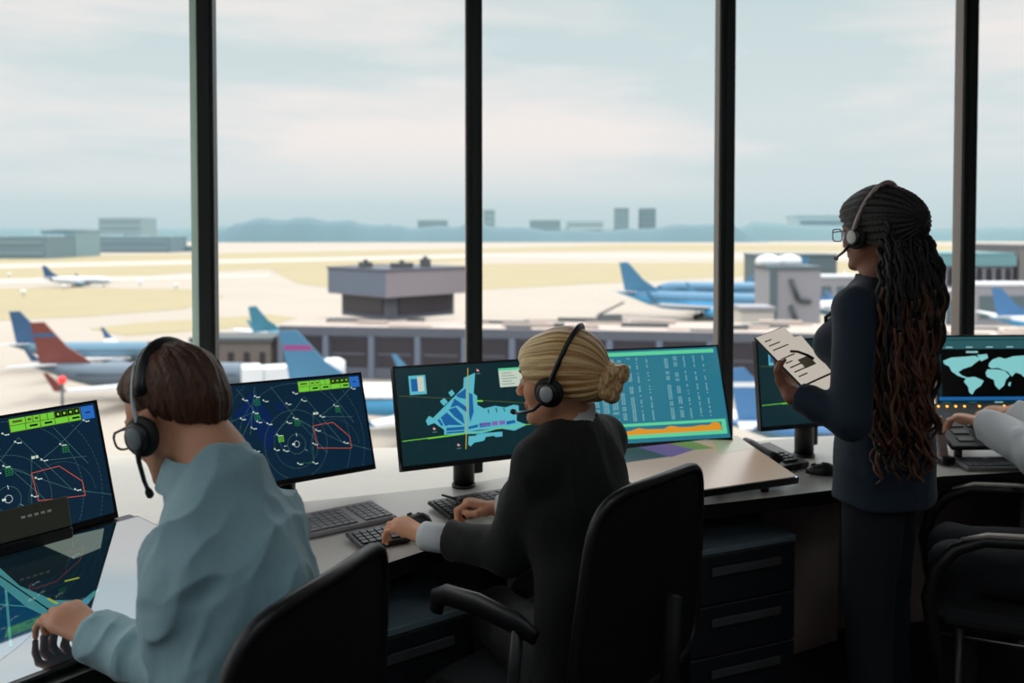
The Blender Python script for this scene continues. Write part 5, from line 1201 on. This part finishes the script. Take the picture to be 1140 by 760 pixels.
# ---------------------------------------------------------------- standing woman
navm=mat('navy_suit_cloth',(20,38,54),.8,sheen=.08,bump=(70,.12)); navt=mat('dark_navy_trousers',(20,25,34),.85)
def standing():
    F_=Vv(-.78,.62,0).normalized(); rt=F_.cross(Vv(0,0,1)); J={'F':F_}
    J['pelvis']=Vv(1.15,2.75,.93); J['waist']=Vv(1.125,2.735,1.10); J['chest']=Vv(1.10,2.715,1.27); J['neck']=Vv(1.098,2.70,1.43)
    J['shL']=Vv(.985,2.575,1.375); J['shR']=Vv(1.185,2.83,1.375)
    J['elL']=Vv(.945,2.50,1.075); TM_=pose((.838,2.672,1.232,.384,.845,.292)); J['wrL']=TM_@Vv(-.084,-.0875,-.036); J['elR']=Vv(1.22,2.92,1.10); J['wrR']=Vv(1.03,3.02,1.15)
    J['hipL']=J['pelvis']-rt*.085-Vv(0,0,.02); J['hipR']=J['pelvis']+rt*.085-Vv(0,0,.02)
    J['kneeL']=J['hipL']+Vv(-.0,0,-.42)+F_*.02; J['kneeR']=J['hipR']+Vv(0,0,-.42)+F_*.02; J['ankL']=J['kneeL']+Vv(0,0,-.395)-F_*.02; J['ankR']=J['kneeR']+Vv(0,0,-.395)-F_*.02
    t=person('woman with long dark braids in a navy suit standing and reading a tablet',Vv(1.135,2.75,0))
    hm=headM((1.088,2.695,1.592),(-.50,.866,-.06),(-.03,.05,1)); s=.98
    f=Field(*bbox([J[k] for k in ('neck','shL','shR','elL','elR','wrL','wrR')]+[hm@Vv(0,0,.1),Vv(.80,2.66,1.27),J['chest'],J['pelvis']],.13),.0038)
    head_sdf(f,hm,s,True)
    f.cone(hm@Vv(0,-.025,-.03),J['neck']+Vv(0,0,.01),.046,.050,.02); f.chain([J['neck'],J['chest'],J['pelvis']],[.055,.10,.12],.05,(F_,.66))
    for q in 'LR': f.cone(J['neck']-Vv(0,0,.02),J['sh'+q],.04,.04,.04)
    arms_sdf(f,J,(.040,.034,.024),0)
    tR=TM_.to_3x3(); hand_sdf(f,J['wrL'],tR@Vv(.62,.78,0),tR@Vv(0,0,-1),1,((4,6,5),)*4,thumb=((.028,.034,-.012),(.046,.052,-.036),(.066,.046,-.050),(.086,.030,-.050)),s=.92)
    hand_sdf(f,J['wrR'],(-.9,-.35,.25),(.4,-.3,.85),-1,((25,40,25),)*4,s=.92)
    f.mesh('body',skinC,t,lips(hm,s)); eyes(hm,s,t,brn,mat('black_eyebrow_hair',(24,18,16),.8))
    # jacket
    f=Field(*bbox([J[k] for k in ('pelvis','neck','shL','shR','elL','elR','wrL','wrR')]+[Vv(1.14,2.75,.78)],.22),.0045)
    torso_sdf(f,J,.012,F_,.044,1,hip=.155,waist=.120,chestr=.142)
    f.cone(J['pelvis'],J['pelvis']-Vv(0,0,.16),.182,.198,.05,(F_,.74)); f.cone(J['waist'],J['pelvis'],.132,.17,.05,(F_,.72))
    arms_sdf(f,J,(.044,.041,.034),.014,.02)
    f.cone(J['neck']-Vv(0,0,.03),J['neck']+Vv(0,0,.005),.070,.056,.02)
    f.plane(J['pelvis']-Vv(0,0,.145),(0,0,-1),.008)
    for q,b in (('L',.025),('R',.02)): dq=(J['wr'+q]-J['el'+q]).normalized(); f.plane(J['wr'+q]-dq*b,dq,.003,*bbox([J['wr'+q]],.075))
    f.disp(folds(.007,9,(.1,.1,1),9.0,.2),.03)
    f.cone(J['neck']+Vv(0,0,.02),J['neck']+Vv(0,0,.10),.050,.056,.004,None,'sub')
    jk=f.mesh('jacket',navm,t)
    T_=Matrix.Translation(-t.location); n=26; Mc=frame(J['neck']+Vv(0,0,.012),F_,Vv(-.15,.1,1)); m=MB(); vs=[]
    for rad,z in ((.056,-.02),(.053,.030),(.060,.033),(.078,-.022)):
        for i in range(n+1): a=R(22+316*i/n); vs.append(Mc@Vv(rad*math.cos(a),rad*.94*math.sin(a),z))
    m.add(vs,[(k*(n+1)+i,k*(n+1)+i+1,(k+1)*(n+1)+i+1,(k+1)*(n+1)+i) for k in range(3) for i in range(n)],navm,True); m.build('collar',jk)
    m=MB()
    for q in (1,):   # lapel edge down the left front
        a=J['chest']-rt*.075+F_*.125; m.tube([p for p in (J['neck']-rt*.05+F_*.04,J['chest']-rt*.09+F_*.118+Vv(0,0,.07),J['chest']-rt*.045+F_*.128-Vv(0,0,.05))],[.008,.012,.006],navm,8,flat=.5)
    m.build('lapel',jk)
    # trousers
    lo,hi=bbox([J[k] for k in ('pelvis','ankL','ankR')],.22); lo[2]=.05; f=Field(lo,hi,.007)
    f.cone(J['pelvis'],J['pelvis']+Vv(0,0,.08),.155,.13,.03,(F_,.72))
    for q in 'LR': f.cone(J['hip'+q]-Vv(0,0,.0),J['knee'+q],.098,.070,.04,(F_,1.0)); f.cone(J['knee'+q],J['ank'+q],.070,.062,.02)
    f.disp(folds(.005,8,(0,0,1),4.0)); f.mesh('trousers',navt,t); shoes(J,t,shoem,.02)
    # hair drawn back over the scalp
    f=Field(*bbox([hm@Vv(0,-.03,.04)],.20),.003); H=lambda x,y,z: hm@(Vv(x,y,z)*s); R3=hm.to_3x3()
    f.ell(H(0,-.022,.045),(.090,.116,.102),hm,.02); f.ell(H(0,.046,.066),(.068,.050,.050),hm,.02); f.ell(H(0,-.085,.03),(.085,.085,.080),hm,.04); f.ell(H(0,-.07,-.02),(.066,.06,.06),hm,.03)
    f.plane(H(0,.085,.055),R3@Vv(0,.66,-.75),.006); f.plane(H(0,-.01,-.018),R3@Vv(0,.30,-.95),.006); f.plane(H(0,-.1,-.065),R3@Vv(0,0,-1),.01)
    for q in (-1,1): f.ell(H(q*.088,.0,-.016),(.020,.022,.028),hm,.006,'sub')
    Mi=np.array(hm.inverted())
    def hd(x,y,z):
        p=np.stack([x,y,z],1)@Mi[:3,:3].T+Mi[:3,3]; a=np.arctan2(p[:,0],p[:,2]-.03); l_=p[:,1]
        return -.0075*np.abs(np.sin(a*13))*(.6+.4*np.abs(np.sin(l_*230+a*13)))+.003
    f.disp(hd); hairm=mat('black_braid_hair',(22,16,15),.5,bump=(300,.4)); hb=f.mesh('hair',hairm,t)
    # long twisted braids gathered at the back of the head
    brm=mat('brown_braid_ends',(98,60,40),.45,bump=(300,.4)); rr=random.Random(5)
    bk=Vv(.5,-.866,0); rt=Vv(.866,.5,0); Bx=lambda a,b,c: hm.translation+bk*a+rt*b+Vv(0,0,c)
    extra=MB()
    for k in range(185):
        u=rr.uniform(-1,1); w=rr.random(); side=u
        root=Bx(.06+.075*rr.random()*(1-.4*abs(u)),u*.07-.005,.015+rr.uniform(-.07,.05))
        ln=rr.uniform(.36,.60) if rr.random()<.7 else rr.uniform(.52,.68)
        off=.045+.065*w; sp=u*(.085+.035*rr.random())
        p1=Bx(.095+.05*w,sp*.8-.01,-.03+rr.uniform(-.02,.02)); p2=Bx(off+.075,sp*1.05-.02,-.16); p3=Bx(off+.075-.01,sp*1.0-.025,-.16-(ln-.15)*.5); p4=Bx(off+.045+rr.uniform(-.015,.02),sp*.85-.025+rr.uniform(-.03,.03),-.14-(ln-.1))
        P5=[root,p1,p2,p3,p4]; pts=[]; n=int(ln/.0065); r0=rr.uniform(.0042,.0062); ph=rr.uniform(0,6); wav=rr.uniform(.003,.0065)
        for i in range(n+1):
            q=i/n*4; j=min(3,int(q)); f_=q-j
            a0=P5[max(0,j-1)]; a1=P5[j]; a2=P5[j+1]; a3=P5[min(4,j+2)]
            pt=.5*((2*a1)+(a2-a0)*f_+(2*a0-5*a1+4*a2-a3)*f_*f_+(3*a1-a0-3*a2+a3)*f_**3)
            e=i/n; cu=wav*(1+2.2*max(0,e-.7)/.3); pt=pt+rt*cu*math.sin(i*.55+ph)+bk*cu*math.cos(i*.55+ph)
            pts.append(pt)
        rad=[r0*(.72+.42*abs(math.sin(i*.95+ph)))*(1 if i<n-3 else .6) for i in range(n+1)]
        cut=int((n)*(rr.uniform(.45,.7) if rr.random()<.75 else 1))
        m=MB() if k<100 else extra; m.tube(pts[:cut+1],rad[:cut+1],hairm,6)
        if cut<n: m.tube(pts[cut:],rad[cut:],brm,6)
        if k<100: m.build('braid',hb)
    extra.build('braids',hb)['kind']='stuff'
    headset('headset with round white ear cap on the braided hair of the standing woman',hm,s,20,.101,.160,mat('white_ear_cap',(222,220,214),.3),mat('warm_grey_band',(176,160,154),.35,.3),bandr=.006)
    glasses('square black-framed glasses on the standing woman\'s face',hm,s,mat('black_glasses_frame',(16,16,18),.35),.116,.5,.025,.019,.0018)
standing()
# tablet in her hand
TV=(.838,2.672,1.232,.384,.845,.292)
tM=pose(TV); t=thing('tablet_computer','pale-screened tablet with papers held up in the standing woman\'s left hand','tablet',M=tM)
m=MB(); m.box((-.070,-.102,-.008),(.070,.102,0),dkg,None,.003); m.build('body',t)
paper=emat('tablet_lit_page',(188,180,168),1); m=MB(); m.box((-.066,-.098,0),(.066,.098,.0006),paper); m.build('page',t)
m=MB(); ink=mat('grey_print',(120,116,112),.6)
for i in range(9):
    if i in (3,): continue
    m.box((-.05,.072-i*.018,.0006),(-.05+.03+.05*((i*37)%5)/5,.076-i*.018,.0010),ink)
m.box((.0,-.055,.0006),(.05,-.02,.0010),mat('sand_photo_print',(176,158,128),.5)); m.build('printed_lines',t)
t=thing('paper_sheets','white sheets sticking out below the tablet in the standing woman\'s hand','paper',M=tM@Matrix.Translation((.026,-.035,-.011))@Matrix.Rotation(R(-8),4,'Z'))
m=MB(); m.box((-.070,-.10,-.001),(.070,.10,.0008),paper); m.build('sheets',t)  # sheets glow: they share the emissive page material
t=thing('pen','black pen lying across the tablet page','pen',M=tM@Matrix.Translation((.022,-.010,.0052)))
m=MB(); m.tube([(-.022,.022,0),(.0,.012,0),(.022,-.012,0),(.030,-.03,0)],.004,blackp,8); m.build('barrel',t)
# ---------------------------------------------------------------- controller at the right edge
def third():
    F_=FA; rt=F_.cross(Vv(0,0,1)); J={'F':F_}
    J['pelvis']=Vv(1.80,2.72,.55); J['waist']=Vv(1.80,2.73,.74); J['chest']=Vv(1.80,2.77,.95); J['neck']=Vv(1.80,2.81,1.14)
    J['shL']=Vv(1.73,2.67,1.06); J['shR']=Vv(1.86,2.97,1.06); J['elL']=Vv(1.735,2.90,.865); J['wrL']=Vv(1.672,3.17,.925); J['elR']=Vv(1.93,3.12,.86); J['wrR']=Vv(1.872,3.33,.930)
    J['hipL']=J['pelvis']-rt*.09; J['hipR']=J['pelvis']+rt*.09; J['kneeL']=J['hipL']+F_*.40+Vv(0,0,.0); J['kneeR']=J['hipR']+F_*.40; J['ankL']=J['kneeL']+Vv(0,0,-.44); J['ankR']=J['kneeR']+Vv(0,0,-.44)
    t=person('person in a white shirt at the right edge with both hands on the lit console',J['pelvis'])
    hm=headM((1.77,2.85,1.30),(-.80,.55,-.25),(-.15,.1,.98)); s=1.02
    f=Field(*bbox([J[k] for k in ('neck','shL','shR','elL','elR','wrL','wrR')]+[hm@Vv(0,0,.1),J['chest'],Vv(1.6,3.4,.88)],.14),.004)
    head_sdf(f,hm,s); f.cone(hm@Vv(0,-.025,-.03),J['neck'],.054,.056,.02); f.cone(J['neck'],J['chest'],.06,.12,.05,(F_,.66))
    for q in 'LR': f.cone(J['neck']-Vv(0,0,.02),J['sh'+q],.045,.045,.04)
    arms_sdf(f,J,(.046,.040,.027),0)
    hand_sdf(f,J['wrL'],(-.55,.80,.05),(.1,-.1,.98),1,((25,35,20),(28,38,20),(30,38,20),(30,35,20)),s=.98); hand_sdf(f,J['wrR'],(-.55,.80,-.05),(0,-.1,.98),-1,((25,35,20),)*4,s=.98)
    f.mesh('body',skinA,t,lips(hm,s)); eyes(hm,s,t,brn,mat('brown_eyebrow_hair',(60,42,30),.8))
    f=Field(*bbox([J[k] for k in ('pelvis','neck','shL','shR','elL','elR','wrL','wrR')],.2),.005)
    torso_sdf(f,J,.012,F_,.050); arms_sdf(f,J,(.054,.056,.046),.016,.025)
    f.cone(J['neck']-Vv(0,0,.03),J['neck']+Vv(0,0,.03),.08,.066,.02); f.plane(J['pelvis']-Vv(0,0,.05),(0,0,-1))
    for q in 'LR': dq=(J['wr'+q]-J['el'+q]).normalized(); f.plane(J['wr'+q]-dq*.02,dq,.003,*bbox([J['wr'+q]],.09))
    f.disp(folds(.012,9,(.1,.5,.6),6.0,.4),.04); f.mesh('shirt',shw,t)
    f=Field(*bbox([hm@Vv(0,0,.03)],.17),.004); f.ell(hm@Vv(0,-.016,.046),(.086,.108,.095),hm,.02)
    R3=hm.to_3x3(); f.plane(hm@Vv(0,.074,.060),R3@Vv(0,.6,-.8),.006); f.plane(hm@Vv(0,-.01,.01),R3@Vv(0,.6,-.8),.03); f.mesh('hair',MATS['brown_hair'],t,lambda P_: np.zeros(len(P_)))
    legs('trousers',J,darkt,t); shoes(J,t,shoem)
third()
